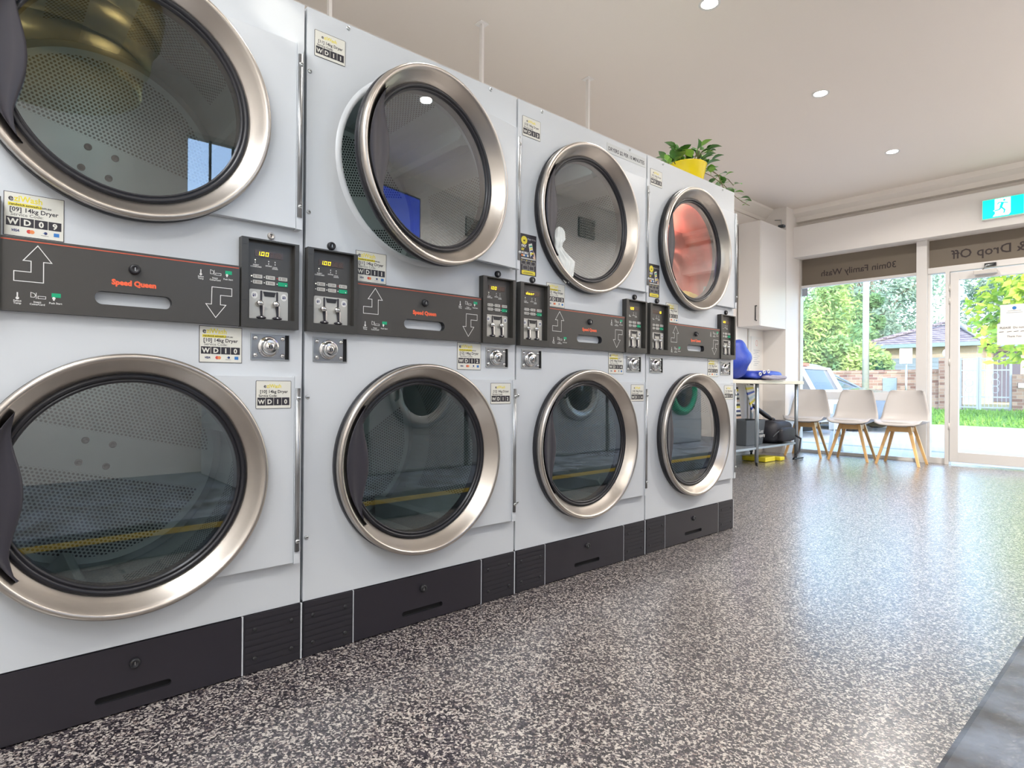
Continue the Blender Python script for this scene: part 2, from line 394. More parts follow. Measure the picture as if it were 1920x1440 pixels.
# right barred window
b = MB(); b.box(XR+.06, XR+.065, WR[0], WR[1], WR[2], WR[3], M['wglass'])
for y in [WR[0]+i*(WR[1]-WR[0])/7 for i in range(8)]: b.box(XR+.02, XR+.035, y-.008, y+.008, WR[2], WR[3], M['black'])
for z in (WR[2], 2.06, WR[3]-.03): b.box(XR+.01, XR+.06, WR[0], WR[1], z, z+.035, M['alu'])
struct('window_2', b)
# front wall: pelmet, cornices
b = MB(); b.box(-1.45, XR, YF-.18, YF+.0, 2.30, 2.66, M['wwhite']); struct('trim_1', b, .004)
b = MB()
prof = [(0, 0), (-.0, -.20), (-.03, -.20), (-.04, -.15), (-.09, -.14), (-.10, -.09), (-.16, -.05), (-.17, 0)]
b.prism([(YF-.02+p, ZC+q) for p, q in prof], XL, XR, M['cornice']); struct('trim_2', b)
b = MB()
prof = [(0, 0), (0, -.13), (.02, -.13), (.03, -.10), (.08, -.05), (.11, -.02), (.12, 0)]
b.prism([(XL+p, ZC+q) for p, q in prof], YB, YF, M['cornice'], 'y'); struct('trim_3', b)
b = MB(); b.box(XL, XL+.012, YB, 6.31, 0, .09, M['wwhite']); struct('baseboard_left', b)
b = MB()
b.box(XL, -1.45, YF, YF+.1, 0, ZC, M['wall']); b.box(-1.45, XR, YF, YF+.1, 2.30, ZC, M['wall']); b.box(1.06, XR, YF, YF+.1, 0, 2.3, M['wall']); struct('wall_front', b)
# window_1: shopfront glazing, its sign panels, rails and mullions
w1 = MB()
A = M['alu']; AL = M['aluL']
w1.box(-1.47, -1.43, YF-.02, YF+.06, 0, 2.30, A)
w1.box(-.235, -.140, YF-.06, YF+.07, 0, 2.30, AL)           # mullion
w1.box(-1.43, -.235, YF-.01, YF+.05, 1.955, 1.985, AL)
w1.box(-1.43, -.235, YF-.01, YF+.05, .632, .722, M['wwhite'])
w1.box(-1.43, -.235, YF-.02, YF+.06, 0, .035, AL)
w1.box(-.14, 1.058, YF-.03, YF+.06, 1.95, 2.01, AL)
w1.box(-.14, .02, YF-.02, YF+.06, 0, .06, AL); w1.box(.012, .048, YF-.04, YF+.06, 0, 1.95, AL)
w1.box(-.14, -.118, YF-.02, YF+.05, .06, 1.95, AL)
w1.box(1.0, 1.058, YF-.04, YF+.06, 0, 1.95, AL)
w1 = struct('window_1', w1, .002)
g = MB(); g.box(-1.43, -.235, YF+.015, YF+.02, .035, 1.96, M['wglass']); g.box(-.118, .015, YF+.015, YF+.02, .06, 1.95, M['wglass'])
g.build('window_pane', w1)
def sign_panel(x0, x1, txt, xt, z, size):
    b = MB(); b.box(x0, x1, YF+.02, YF+.026, 1.985, 2.30, M['tan'])
    b.text(txt, 0, 0, 0, size, M['tantxt'], .012, 'RIGHT', fn=lambda a, c: (xt-a-2*0, YF+.018, z+c))
    return b.build('sign_panel', w1, label='tan film panel with mirrored brown lettering reading '+('30min Family Wash' if x0 < -1 else 'up & Drop Off'))
sign_panel(-1.43, -.235, '30min Family Wash', -1.215, 2.075, .098)
sign_panel(-.14, 1.058, 'Pick up & Drop Off', .055, 2.085, .125)
# door_1: glazed shop door
d1 = MB(); x0, x1 = .052, .995
for q in ((x0, x0+.072, .03, 1.94), (x1-.072, x1, .03, 1.94)): d1.box(q[0], q[1], YF-.03, YF+.02, q[2], q[3], AL)
d1.box(x0+.072, x1-.072, YF-.029, YF+.019, 1.86, 1.94, AL); d1.box(x0+.072, x1-.072, YF-.029, YF+.019, .03, .13, AL)
d1 = struct('door_1', d1, .002)
g = MB(); g.box(x0+.07, x1-.07, YF-.008, YF-.002, .13, 1.86, M['wglass']); g.build('door_pane', d1)
g = MB()
for z in (.35, 1.0, 1.62, 1.75): g.tube([(x0-.004, YF-.036, z), (x0-.004, YF-.036, z+.07)], .008, M['alu'], 8)
g.build('hinge', d1)
g = MB(); g.box(.25, .43, YF-.085, YF-.03, 1.885, 1.925, M['alu']); g.build('door_closer', d1, bevel=.006)
g = MB(); g.tube([(.32, YF-.06, 1.935), (.36, YF-.14, 1.955), (.40, YF-.05, 1.975)], .007, M['steel'], 8); g.box(.33, .42, YF-.05, YF-.02, 1.96, 1.99, M['black']); g.build('closer_arm', d1)
# notices stuck on the door glass
b = MB(); b.add([(.448, YF-.012, 1.36), (.66, YF-.012, 1.365), (.66, YF-.012, 1.585), (.448, YF-.012, 1.58), ], [(0, 1, 2, 3)], M['label'])
nt = MB(); nt.box(.448, .66, YF-.013, YF-.011, 1.36, 1.575, M['sign'])
nt.add([(.553+.016*math.cos(t*PI/8), YF-.014, 1.54+.016*math.sin(t*PI/8)) for t in range(16)], [list(range(16))], M['blue'])
for z, w in ((1.512, .05), (1.495, .06)): nt.box(.553-w, .553+w, YF-.014, YF-.0135, z, z+.003, M['garage'])
nt.build('notice', label='white printed notice with a round blue logo taped to the glass shop door', category='notice')
nt = MB(); nt.box(.425, .66, YF-.0175, YF-.0155, 1.19, 1.395, M['sign'])
F_ = lambda x, z: (lambda a, c: (x+a, YF-.019, z+c))
nt.text('PLEASE  Do not', 0, 0, 0, .027, M['ink'], 0, fn=F_(.445, 1.345)); nt.text('Thank You', 0, 0, 0, .024, M['ink'], 0, fn=F_(.50, 1.262))
for xx in (.44, .50, .55, .60): nt.add([(xx, YF-.019, 1.312), (xx+.035, YF-.019, 1.316), (xx+.035, YF-.019, 1.320), (xx, YF-.019, 1.316)], [(0, 1, 2, 3)], M['ink'])
nt.build('notice', label='handwritten paper notice below the printed one on the glass shop door', category='notice')
# small film square in the corner of the window
b = MB(); b.box(-1.425, -1.36, YF+.008, YF+.012, 1.86, 1.95, M['kerb']); b.build('corner_sticker', w1)
# exit sign
ex = MB(); ex.box(.335, .655, 6.47, 6.50, 2.375, 2.568, M['white']); ex = ex.build('exit_sign', bevel=.003, label='lit green exit sign with running figure, mounted on the white pelmet', category='exit sign')
b = MB(); b.box(.345, .645, 6.462, 6.470, 2.385, 2.558, M['exitg']); b.build('sign_face', ex)
b = MB()
def P_(pts, m=M['exitw'], y0=6.455, y1=6.461): b.prism(pts, y0, y1, m, 'y')
P_([(.437, 2.553), (.553, 2.553), (.553, 2.412), (.540, 2.392), (.423, 2.392), (.441, 2.418), (.437, 2.44), (.425, 2.447), (.437, 2.452)])
Gm = M['exitg']
def limb(a, c, w):
    a, c = Vector(a), Vector(c); d = (c-a).normalized(); q = Vector((-d.y, d.x))*w/2
    b.prism([tuple(a-q), tuple(c-q), tuple(c+q), tuple(a+q)], 6.450, 6.454, Gm, 'y')
b.prism([(.508+.009*math.cos(i*PI/6), 2.532+.009*math.sin(i*PI/6)) for i in range(12)], 6.450, 6.454, Gm, 'y')
limb((.497, 2.515), (.482, 2.468), .020); limb((.500, 2.512), (.535, 2.503), .008); limb((.495, 2.513), (.468, 2.517), .008); limb((.468, 2.517), (.457, 2.500), .008)
limb((.485, 2.472), (.512, 2.440), .012); limb((.512, 2.442), (.505, 2.412), .010); limb((.482, 2.466), (.470, 2.448), .012); limb((.470, 2.450), (.437, 2.444), .009)
b.build('pictogram', ex)

# cabling box in the ceiling corner
b = MB(); b.box(-1.52, -1.46, 6.25, 6.31, 2.63, 2.655, M['bin']); b.tube([(-1.49, 6.28, 2.655), (-1.50, 6.29, 2.72), (-1.58, 6.30, 2.735)], .006, M['steel'], 6)
b.build('cable_clip', label='small grey cable fitting on the wall above the tall white cupboard', category='cable fitting')
# suspension strips behind the dryers
for i, y in enumerate((.56, 1.49, 2.42)):
    b = MB(); b.box(-1.097, -1.073, y-.008, y+.008, 1.83, ZC-.004, M['wwhite']); b.box(-1.115, -1.055, y-.03, y+.03, ZC-.004, ZC, M['wwhite'])
    b.build('hanger_strip', label=['thin white strip from ceiling to dryers, at the top edge above the WD11 sticker', 'thin white strip from ceiling to dryers, above the ajar round door', 'thin white strip from ceiling to dryers, above the WD13 sticker'][i], category='hanger strip', group='white strips above the dryers')
# downlights
for i, (x, y) in enumerate([(-.1, 2.30), (-.1, 3.80), (-.1, 5.37), (1.75, 2.30), (1.75, 3.80), (1.75, 5.37), (-.1, .75), (1.75, .2), (.6, -1.2)]):
    t = empty('downlight', (x, y, ZC), label=['round recessed ceiling light at the top edge of the picture', 'round recessed ceiling light, middle one of the row over the aisle', 'round recessed ceiling light nearest the shop window',
              'recessed ceiling light mirrored as a bright spot in the ajar dryer door'][i] if i < 4 else 'recessed ceiling light outside the picture', category='ceiling light', group='ceiling downlights' if i < 4 else 'unseen ceiling downlights')
    b = MB(); T = Matrix.Rotation(PI/2, 4, 'Y')
    b.rev([(0, .042), (.004, .055), (0, .058)], 0, 0, M['white'], 24, T=T); b.build('trim_ring', t)
    b = MB(); b.rev([(.002, .0), (.002, .042)], 0, 0, M['lamp'], 24, T=T); b.build('diffuser', t)
    l = bpy.data.lights.new('downlight_lamp', 'AREA'); l.shape = 'DISK'; l.size = .08; l.energy = ({5.37: 14, 3.80: 12, 2.30: 9}.get(y, 7) if x < 1 else {5.37: 60, 3.80: 46, 2.30: 12}.get(y, 7)); l.color = (1, .95, .89); l.spread = R_(150)
    o = bpy.data.objects.new('downlight_lamp', l); COL.objects.link(o); o.parent = t; o.location = (0, 0, -.012)

pd = MB(); T = Matrix.Translation((2.3, -.42, 0)) @ Matrix.Rotation(-PI/2, 4, 'Y')
pd.rev([(2.33, 0), (2.33, .38), (2.35, .41), (2.49, .42), (2.50, .40), (2.51, .45), (2.64, .47), (2.655, .44), (2.665, .50), (2.80, .52), (ZC, .50)], 0, 0, M['gold'], 64, T=T)
pd.build('tiered_ceiling_light', label='dull brass tiered ceiling light mirrored at the top left of the WD09 door glass', category='ceiling light')
# unseen panels added to the ceiling behind the camera as soft fill
for i, (x, y) in enumerate(((.75, -1.5), (2.1, -1.5))):
    t = empty('fill_light_panel', (x, y, ZC), label='unseen rectangular fill light panel added behind the camera to brighten the '+('dryer side' if i == 0 else 'washer side'), category='ceiling light')
    b = MB(); b.box(-.62, .62, -.32, .32, -.035, 0, M['wwhite']); b.build('housing', t)
    b = MB(); b.box(-.60, .60, -.30, .30, -.037, -.0352, M['fill_panel']); b.build('diffuser', t)
    l = bpy.data.lights.new('fill_lamp', 'AREA'); l.shape = 'RECTANGLE'; l.size = 1.2; l.size_y = .6; l.energy = 28; l.color = (.94, .97, 1)
    o = bpy.data.objects.new('fill_lamp', l); COL.objects.link(o); o.parent = t; o.location = (0, 0, -.045)

# ---------------------------------------------------------------- the stacked dryers
ZL, ZU = .532, 1.450; CY = .390; W = .8; H = 1.83; DX = 1.02
def cabinet(b):
    m = M['panel']; n = 72
    for z0, z1, zc in ((.157, .915, ZL), (.915, H, ZU)):
        y0, y1 = .004, .796; mm = M['panel2'] if zc == ZL else m
        inner = [(0, CY+.281*math.cos(2*PI*i/n), zc+.281*math.sin(2*PI*i/n)) for i in range(n)]
        outer = []
        for i in range(n):
            a = 2*PI*i/n; c, s_ = math.cos(a), math.sin(a)
            t = min((y1-CY)/c if c > 1e-6 else 9, (y0-CY)/c if c < -1e-6 else 9, (z1-zc)/s_ if s_ > 1e-6 else 9, (z0-zc)/s_ if s_ < -1e-6 else 9)
            outer.append((0, CY+t*c, zc+t*s_))
        fs = [(i, (i+1) % n, n+(i+1) % n, n+i) for i in range(n)]
        b.add(inner+outer, fs, mm)
        # exact corners
        for cy_, cz_ in ((y0, z0), (y1, z0), (y1, z1), (y0, z1)):
            near = sorted(range(n), key=lambda i: (outer[i][1]-cy_)**2+(outer[i][2]-cz_)**2)[:2]
            b.add([(0, cy_, cz_), outer[near[0]], outer[near[1]]], [(0, 1, 2)], mm)
        b.rev([(.0, .300), (.006, .292), (.006, .283), (-.004, .279), (-.05, .277)], CY, zc, M['panel2'], 72)
    for y in (.004, .796): b.add([(0, y, .02), (-DX, y, .02), (-DX, y, H), (0, y, H)], [(0, 1, 2, 3)], m)
    b.add([(0, .004, H), (0, .796, H), (-DX, .796, H), (-DX, .004, H)], [(0, 1, 2, 3)], m)
    b.add([(-DX, .004, .02), (-DX, .796, .02), (-DX, .796, H), (-DX, .004, H)], [(0, 1, 2, 3)], m)
    b.box(-.012, -.002, .004, .796, .0, .16, M['void'])
    for q in ((.7965, .8005), (.1545, .1575), (.6395, .6435)): b.box(-.002, .0045, *q, .001, .1555, M['panel2'])
def ringm(b):
    b.rev([(.000, .300), (.004, .303), (.022, .3035), (.0245, .300)], CY-.785, 0, M['gasket'], 96)
    b.rev([(.0235, .300), (.025, .3025), (.038, .3032), (.0445, .3010), (.0475, .2965), (.0470, .2915), (.0440, .2880), (.0360, .2825), (.0240, .2735), (.0130, .2645), (.006, .2575), (.004, .256)], CY-.785, 0, M['chrome'], 96)
def gasketm(b):
    b.rev([(-.006, .262), (.004, .259), (.010, .254), (.011, .249), (.007, .2445), (.003, .244), (.007, .2425), (.006, .238), (-.002, .236), (-.030, .236), (-.034, .270), (-.012, .274), (-.006, .262)], CY-.785, 0, M['gasket'], 96)
def glassm(b):
    b.rev([(.0, .0), (.0, .2385)], CY-.785, 0, M['dglass'], 64, smooth=False)
def handlem(b):
    c = CY-.785
    curve = [(-.212, .172), (-.216, .15), (-.219, .125), (-.213, .09), (-.205, .06), (-.199, .03), (-.197, .0), (-.199, -.03), (-.206, -.06), (-.214, -.09), (-.220, -.12), (-.217, -.15), (-.211, -.172), (-.203, -.181)]
    arc = [(.2745*math.cos(a), .2745*math.sin(a)) for a in [R_(221-i*(221-140.5)/20) for i in range(21)]]
    n = len(curve); k = len(arc)
    inner = curve[::-1]
    m = M['hndl']
    # front face as a strip between arc (outer) and wavy edge (inner), dished towards the middle
    N = 24; vs = []
    def samp(L, t):
        f = t*(len(L)-1); i = min(int(f), len(L)-2); q = f-i; return (L[i][0]*(1-q)+L[i+1][0]*q, L[i][1]*(1-q)+L[i+1][1]*q)
    cols = [(0, .037), (.08, .040), (.35, .030), (.7, .026), (.92, .028), (1.0, .024), (1.0, .002)]
    for i in range(N+1):
        o_, q_ = samp(arc[::1], i/N), samp(inner, i/N)
        for t, h in cols: vs.append((h, c+o_[0]*(1-t)+q_[0]*t, o_[1]*(1-t)+q_[1]*t))
    w_ = len(cols); fs = [(i*w_+j, i*w_+j+1, (i+1)*w_+j+1, (i+1)*w_+j) for i in range(N) for j in range(w_-1)]
    b.add(vs, fs, m, True)
def platem(b):
    c = CY-.785
    arc = [(c+.285*math.cos(a), .285*math.sin(a)) for a in [R_(-63+i*126/24) for i in range(25)]]
    arc = [(c+.285*math.cos(R_(63)), -.2555)]+arc+[(c+.285*math.cos(R_(63)), .2555)]; n = len(arc); vs = []
    for h in (.001, .020): vs += [(h, y, z) for y, z in arc]+[(h, -.017, z) for y, z in arc]
    q = lambda h, e, i: h*2*n+e*n+i
    fs = []
    for i in range(n-1): fs += [(q(1, 0, i), q(1, 1, i), q(1, 1, i+1), q(1, 0, i+1)), (q(0, 0, i), q(0, 0, i+1), q(0, 1, i+1), q(0, 1, i)), (q(0, 0, i), q(1, 0, i), q(1, 0, i+1), q(0, 0, i+1)), (q(0, 1, i), q(0, 1, i+1), q(1, 1, i+1), q(1, 1, i))]
    fs += [(q(0, 0, 0), q(0, 1, 0), q(1, 1, 0), q(1, 0, 0)), (q(0, 0, n-1), q(1, 0, n-1), q(1, 1, n-1), q(0, 1, n-1))]
    b.add(vs, fs, M['panel2'])
def hingem(b):
    b.box(.001, .024, -.0165, -.001, -.257, .257, M['panel2'])
    b.tube([(.022, -.0085, -.224), (.022, -.0085, .224)], .0075, M['zinc'], 12)
def screwm(b):
    b.rev([(0, .0062), (.0022, .0058), (.0034, .0035), (.0036, 0)], 0, 0, M['steel'], 16); b.box(.0034, .0038, -.004, .004, -.0007, .0007, M['void'])
def bscrewm(b):
    b.rev([(0, .0058), (.0018, .0052), (.0028, .003), (.003, 0)], 0, 0, M['black'], 12)
PR = .372
def drumm(b):
    m = M['drum']; n = 96
    b.rev([(-.052, .284), (-.058, .300), (-.062, .36), (-.070, PR)], 0, 0, m, 72)
    xs = [-.070, -.13, -.52, -.655]
    for j in range(3):
        for i in range(n):
            a0, a1 = 2*PI*i/n, 2*PI*(i+1)/n; d = (math.degrees((a0+a1)/2)-30) % 120
            pf = j == 1 and 22 < d < 98
            q = [(xs[j], a0), (xs[j], a1), (xs[j+1], a1), (xs[j+1], a0)]
            base = b.add([(x, PR*math.cos(a), PR*math.sin(a)) for x, a in q], [(0, 1, 2, 3)], M['perf'] if pf else m, True)
            for k, (x, a) in enumerate(q): b.uv[base+k] = (a*PR, x)
    b.rev([(-.655, PR), (-.650, .368), (-.652, .350), (-.640, .345)], 0, 0, m, 72)
def backm(b):
    b.rev([(0, .345), (.0, .09), (.0, .0)], 0, 0, M['perfd'], 72, smooth=False)
def lifterm(b):
    b.prism([(-.05, 0), (.05, 0), (.012, .068), (-.012, .068)], -.62, -.09, M['drum'])
    for v in range(len(b.v)):
        x, y, z = b.v[v]
        if x > -.2 and z > .03: b.v[v] = (x-.04, y, z)
def dscrewm(b):
    b.rev([(0, .011), (.003, .0105), (.004, .006), (.001, .004), (.001, 0)], 0, 0, M['gasket'], 14)
def slotted(b, y0, y1, z0, z1, sy0, sy1, sza, szb, m, lit, th=.018):
    """flat panel with a rounded recessed hand slot"""
    r = (szb-sza)/2-.0005; hole = rrect(sy0, sy1, sza, szb, r, 8); n = len(hole)
    for q in ((y0, y1, szb, z1), (y0, y1, z0, sza), (y0, sy0, sza, szb), (sy1, y1, sza, szb)): b.rect(*q, th, m)
    for k, (cy_, cz_) in enumerate(((sy1, szb), (sy0, szb), (sy0, sza), (sy1, sza))):
        for i in range(8): b.add([(th, cy_, cz_), (th, *hole[k*9+i]), (th, *hole[k*9+i+1])], [(0, 1, 2)], m)
    b.add([(th, *p) for p in hole]+[(-.01, *p) for p in hole], [(i, (i+1) % n, n+(i+1) % n, n+i) for i in range(n)], M['black'])
    b.rect(sy0+.0, sy1-.0, sza, szb, -.006, lit)
    for q in ((y0, z0, y0, z1), (y1, z0, y1, z1), (y0, z0, y1, z0), (y0, z1, y1, z1)):
        b.add([(th, q[0], q[1]), (th, q[2], q[3]), (0, q[2], q[3]), (0, q[0], q[1])], [(0, 1, 2, 3)], m)
def outline(b, pts, h, w, m):
    n = len(pts); c = []
    for i in range(n):
        p, q, r = Vector(pts[i-1]), Vector(pts[i]), Vector(pts[(i+1) % n])
        d1, d2 = (q-p).normalized(), (r-q).normalized(); n1, n2 = Vector((-d1.y, d1.x)), Vector((-d2.y, d2.x)); k = (n1+n2); k = k/max(.3, k.dot(n1)); c.append((q-k*w/2, q+k*w/2))
    for i in range(n):
        a, e = c[i], c[(i+1) % n]; b.add([(h, *a[0]), (h, *e[0]), (h, *e[1]), (h, *a[1])], [(0, 1, 2, 3)], m)
def lintm(b):
    slotted(b, .143, .623, .917, 1.072, .314, .468, .945, .975, M['ctl'], M['steel'])
    h = .0185; b.rect(.146, .621, 1.0645, 1.0668, h, M['red'])
    outline(b, [(.213, 1.058), (.237, 1.024), (.223, 1.024), (.223, .980), (.174, .980), (.174, 1.0005), (.202, 1.0005), (.202, 1.024), (.189, 1.024)], h, .0016, M['white'])
    outline(b, [(.557, 1.0105), (.604, 1.0105), (.604, .991), (.577, .991), (.577, .967), (.590, .967), (.566, .934), (.543, .967), (.556, .967)], h, .0016, M['white'])
    b.text('Speed Queen', .390, .9925, h, .0165, M['orange'], .06, 'CENTER', sx=.98)
    for y, z in ((.180, .949), (.531, 1.044)):
        b.rect(y-.0012, y+.0012, z-.004, z+.007, h, M['white']); b.disc(y, z-.005, h, .003, M['white'], 10)
        b.text('Select', y, z-.0125, h, .0055, M['white'], .02, 'CENTER'); b.text('Temp', y, z-.0175, h, .0055, M['white'], .02, 'CENTER')
        outline(b, [(y+.022, z-.001), (y+.022, z+.009), (y+.028, z+.007), (y+.030, z+.003), (y+.028, z-.001)], h, .001, M['white'])
        outline(b, [(y+.034, z-.003), (y+.034, z+.002), (y+.047, z+.002), (y+.047, z-.003)], h, .001, M['white']); b.rect(y+.0305, y+.0315, z-.004, z+.009, h, M['white'])
        b.text('Insert', y+.033, z-.0125, h, .0055, M['white'], .02, 'CENTER'); b.text('Coins/Card', y+.033, z-.0175, h, .0055, M['white'], .02, 'CENTER')
        b.rect(y+.057, y+.073, z+.002, z+.011, h, M['green']); b.disc(y+.061, z+.0, h+.0002, .003, M['white'], 10); b.rect(y+.0595, y+.0625, z-.005, z, h, M['white'])
        b.text('Push Start', y+.064, z-.0125, h, .0055, M['white'], .02, 'CENTER')
def lockm(b):
    b.rev([(0, .012), (.006, .0118), (.010, .0105), (.0115, .007), (.0085, .005), (.0085, 0)], 0, 0, M['black'], 24); b.box(.0085, .0092, -.0008, .0008, -.004, .004, M['steel'])
def slockm(b):
    b.rev([(0, .0095), (.005, .0092), (.007, .0075), (.0045, .005), (.0045, 0)], 0, 0, M['chrome'], 24); b.box(.0045, .0052, -.0008, .0008, -.0035, .0035, M['void'])
# control panel local frame: y 0..1w across, z absolute
def bezelm(b):
    w = .151; z0, z1 = .916, 1.150; iy0, iy1, iz0, iz1 = .017, .139, .939, 1.146; m = M['bezel']; t = .024
    for q in ((0, iy0, z0, z1), (iy1, w, z0, z1), (iy0, iy1, z0, iz0), (iy0, iy1, iz1, z1)): b.box(0, t, *q, m)
    b.box(0, .004, iy0, iy1, iz0, iz1, m)
    b.rect(iy0, iy1, iz0, iz1, .0045, M['ctl'])
    for z in (.985, 1.13): b.box(.0235, .0243, .002, iy0-.003, z, z+.0012, M['black']); b.box(.0235, .0243, iy1+.002, w-.001, z, z+.0012, M['black'])
    h = .005
    for y, z, L in ((.040, 1.0965, 1), (.075, 1.0965, 0), (.092, 1.0965, 0)):
        b.disc(y, z, h, .0016, M['led'] if L else M['white'], 10); b.rect(y-.0008, y+.0008, z-.009, z-.004, h, M['white'])
    b.text('INSERT', .042, 1.0815, h, .0048, M['white'], .03, 'CENTER'); b.text('COINS/CARD', .042, 1.0770, h, .0048, M['white'], .03, 'CENTER')
    b.text('DRYING', .075, 1.0825, h, .0045, M['white'], .03, 'CENTER'); b.text('COOL', .092, 1.0805, h, .0045, M['white'], .03, 'CENTER'); b.text('DOWN', .092, 1.0765, h, .0045, M['white'], .03, 'CENTER')
    for j, (y, col) in enumerate(((.031, 'led'), (.064, 'white'), (.098, 'ledr'))):
        b.disc(y, 1.053, h, .0018, M[col], 8); b.disc(y, 1.038, h, .0018, M['white'], 8)
SEG = {'0': 'abcdef', '1': 'bc', 'd': 'bcdeg', 'o': 'cdeg', 'r': 'eg', 'k': 'befg', ' ': '', '8': 'abcdefg', '7': 'abc'}
def dispm(b, s):
    y0, y1, z0, z1 = .039, .1135, 1.106, 1.1225; b.box(.0045, .0062, y0, y1, z0, z1, M['disp'])
    cw = (y1-y0-.006)/6
    for i in range(6):
        ch = s[i] if i < len(s) else ' '; on = SEG.get(ch, '')
        for sgn in 'abcdefg':
            mm = M['seg'] if sgn in on else M['seg0']; h = .0066 if sgn in on else .0064
            cx = y0+.004+cw*i; ww = cw*.68; zb, zt = z0+.003, z1-.003; zm = (zb+zt)/2; w = .0016
            r = {'a': (cx, cx+ww, zt-w, zt), 'd': (cx, cx+ww, zb, zb+w), 'g': (cx, cx+ww, zm-w/2, zm+w/2), 'f': (cx, cx+w, zm, zt), 'b': (cx+ww-w, cx+ww, zm, zt), 'e': (cx, cx+w, zb, zm), 'c': (cx+ww-w, cx+ww, zb, zm)}[sgn]
            sl = lambda y, z: (h, y+(z-zb)*.12, z)
            b.add([sl(r[0], r[2]), sl(r[1], r[2]), sl(r[1], r[3]), sl(r[0], r[3])], [(0, 1, 2, 3)], mm)
    if s.startswith('100'): b.rect(y0+.004+cw-.0015, y0+.004+cw+.0003, z0+.003, z0+.005, .0066, M['seg'])
def btnm(b):
    b.prism(rrect(-.012, .012, -.005, .005, .0015, 3), 0, .0022, M['btn'])
    b.rect(-.0082, -.0068, -.003, .003, .0023, M['ink'])
    for k in range(3): b.rect(-.003, .008, .002-.002*k-.0004, .002-.002*k+.0004, .0023, M['seg0'])
def gbtnm(b):
    b.prism(rrect(-.0125, .0125, -.0055, .0055, .0015, 3), 0, .0024, M['green']); b.disc(.008, -.002, .0025, .0018, M['white'], 8)
def coinm(b):
    b.prism(rrect(.025, .127, .937, 1.0185, .005, 4), 0, .0065, M['coin'])
    h = .0068
    b.prism([(.064, 1.002), (.090, 1.002), (.094, 1.014), (.060, 1.014)], .0065, .0085, M['black'])
    for y, t in ((.038, '$1'), (.116, '$2')):
        b.disc(y, 1.003, h, .0095, M['white'], 20, .0085); b.text(t, y, .9998, .007, .0092, M['navy'], .05, 'CENTER')
def sliderm(b):   # one coin slot with its polished knob
    b.prism(rrect(-.002, .003, .004, .033, .0024, 4), .0065, .0078, M['ink'])
    b.prism([(-.004, -.004), (.0045, -.004), (.006, -.036), (-.001, -.036)], .0066, .010, M['ink'])
    b.box(.0066, .012, .003, .0075, -.034, -.006, M['polish']); b.ell((.014, -.005, -.001), (.008, .0095, .0085), M['polish'], 16, 10)
    b.ell((.010, .0, -.039), (.005, .013, .0045), M['ink'], 16, 8); b.ell((.013, .0, -.0385), (.004, .004, .003), M['polish'], 12, 8)
def kboxm(b):
    b.box(-.018, .0008, 0, .103, .832, .9025, M['void']); b.rect(.001, .102, .833, .9015, .0012, M['zinc'])
    for q in ((0, .0018, .832, .9025), (.1012, .103, .832, .9025), (0, .103, .832, .834), (0, .103, .9005, .9025)): b.box(0, .004, *q, M['steel'])
    b.rect(.091, .1012, .834, .9005, .0014, M['void'])  # flat black strip painted for the shaded right edge of the recess
def klockm(b):
    b.rev([(0, .0285), (.003, .0285), (.006, .026), (.004, .022), (.010, .0215), (.018, .0195), (.0215, .0165), (.017, .0125), (.019, .0115), (.019, .0)], 0, 0, M['polish'], 40)
    b.disc(0, 0, .0194, .005, M['void'], 16); b.box(.0194, .0200, -.0009, .0009, -.004, .004, M['steel'])
def rivetm(b): b.rev([(0, .0062), (.003, .0058), (.005, .0035), (.0055, 0)], 0, 0, M['polish'], 14)
def basem(b):
    slotted(b, .158, .639, .004, .1545, .322, .476, .034, .050, M['base'], M['zinc'], .006)
def sidem(b):
    b.box(-.002, .005, 0, .150, .002, .1555, M['grille'])
    for k in range(9): b.box(.005, .0062, .003, .147, .010+k*.0165, .0225+k*.0165, M['grille'])
def big_sticker(b, num):
    w, hh = .1, .09; h = .0006
    b.box(0, h, -.0012, w+.0012, -.0012, hh+.0012, M['ink']); b.box(0, h+.0003, 0, w, 0, hh, M['label']); h += .0005
    b.text('e', .006, .073, h, .0185, M['ink'], .02); b.text('ziWash', .0155, .073, h, .0175, M['yel'], .02, sx=.92)
    b.rect(.006, .062, .0625, .0695, h, M['yel']); b.text('randwick.eziwash.com.au', .008, .064, h+.0002, .0066, M['ink'], .02, sx=1.05)
    b.text('[%s] 14kg Dryer' % num, .008, .0515, h, .0128, M['ink'], .02, sx=.98); b.text('Service Code:', .010, .042, h, .0098, M['ink'], .0)
    for i, c in enumerate('WD'+num):
        y = .003+i*.0236; b.rect(y, y+.0224, .0205, .039, h, M['ink']); b.text(c, y+.0112, .0238, h+.0002, .017 if c != 'W' else .0165, M['label'], .035, 'CENTER')
    b.text('VISA', .011, .009, h, .0068, M['navy'], .05, shear=.3)
    b.disc(.041, .0115, h, .0042, M['redi'], 16); b.disc(.046, .0115, h+.0001, .0042, M['orng'], 16)
    b.disc(.069, .0125, h, .0030, M['navy'], 16); b.rect(.061, .074, .0065, .0075, h, M['zinc']); b.rect(.064, .068, .0120, .0128, h+.0002, M['blue'])
    b.rect(.083, .0925, .0075, .0155, h, M['blue'])
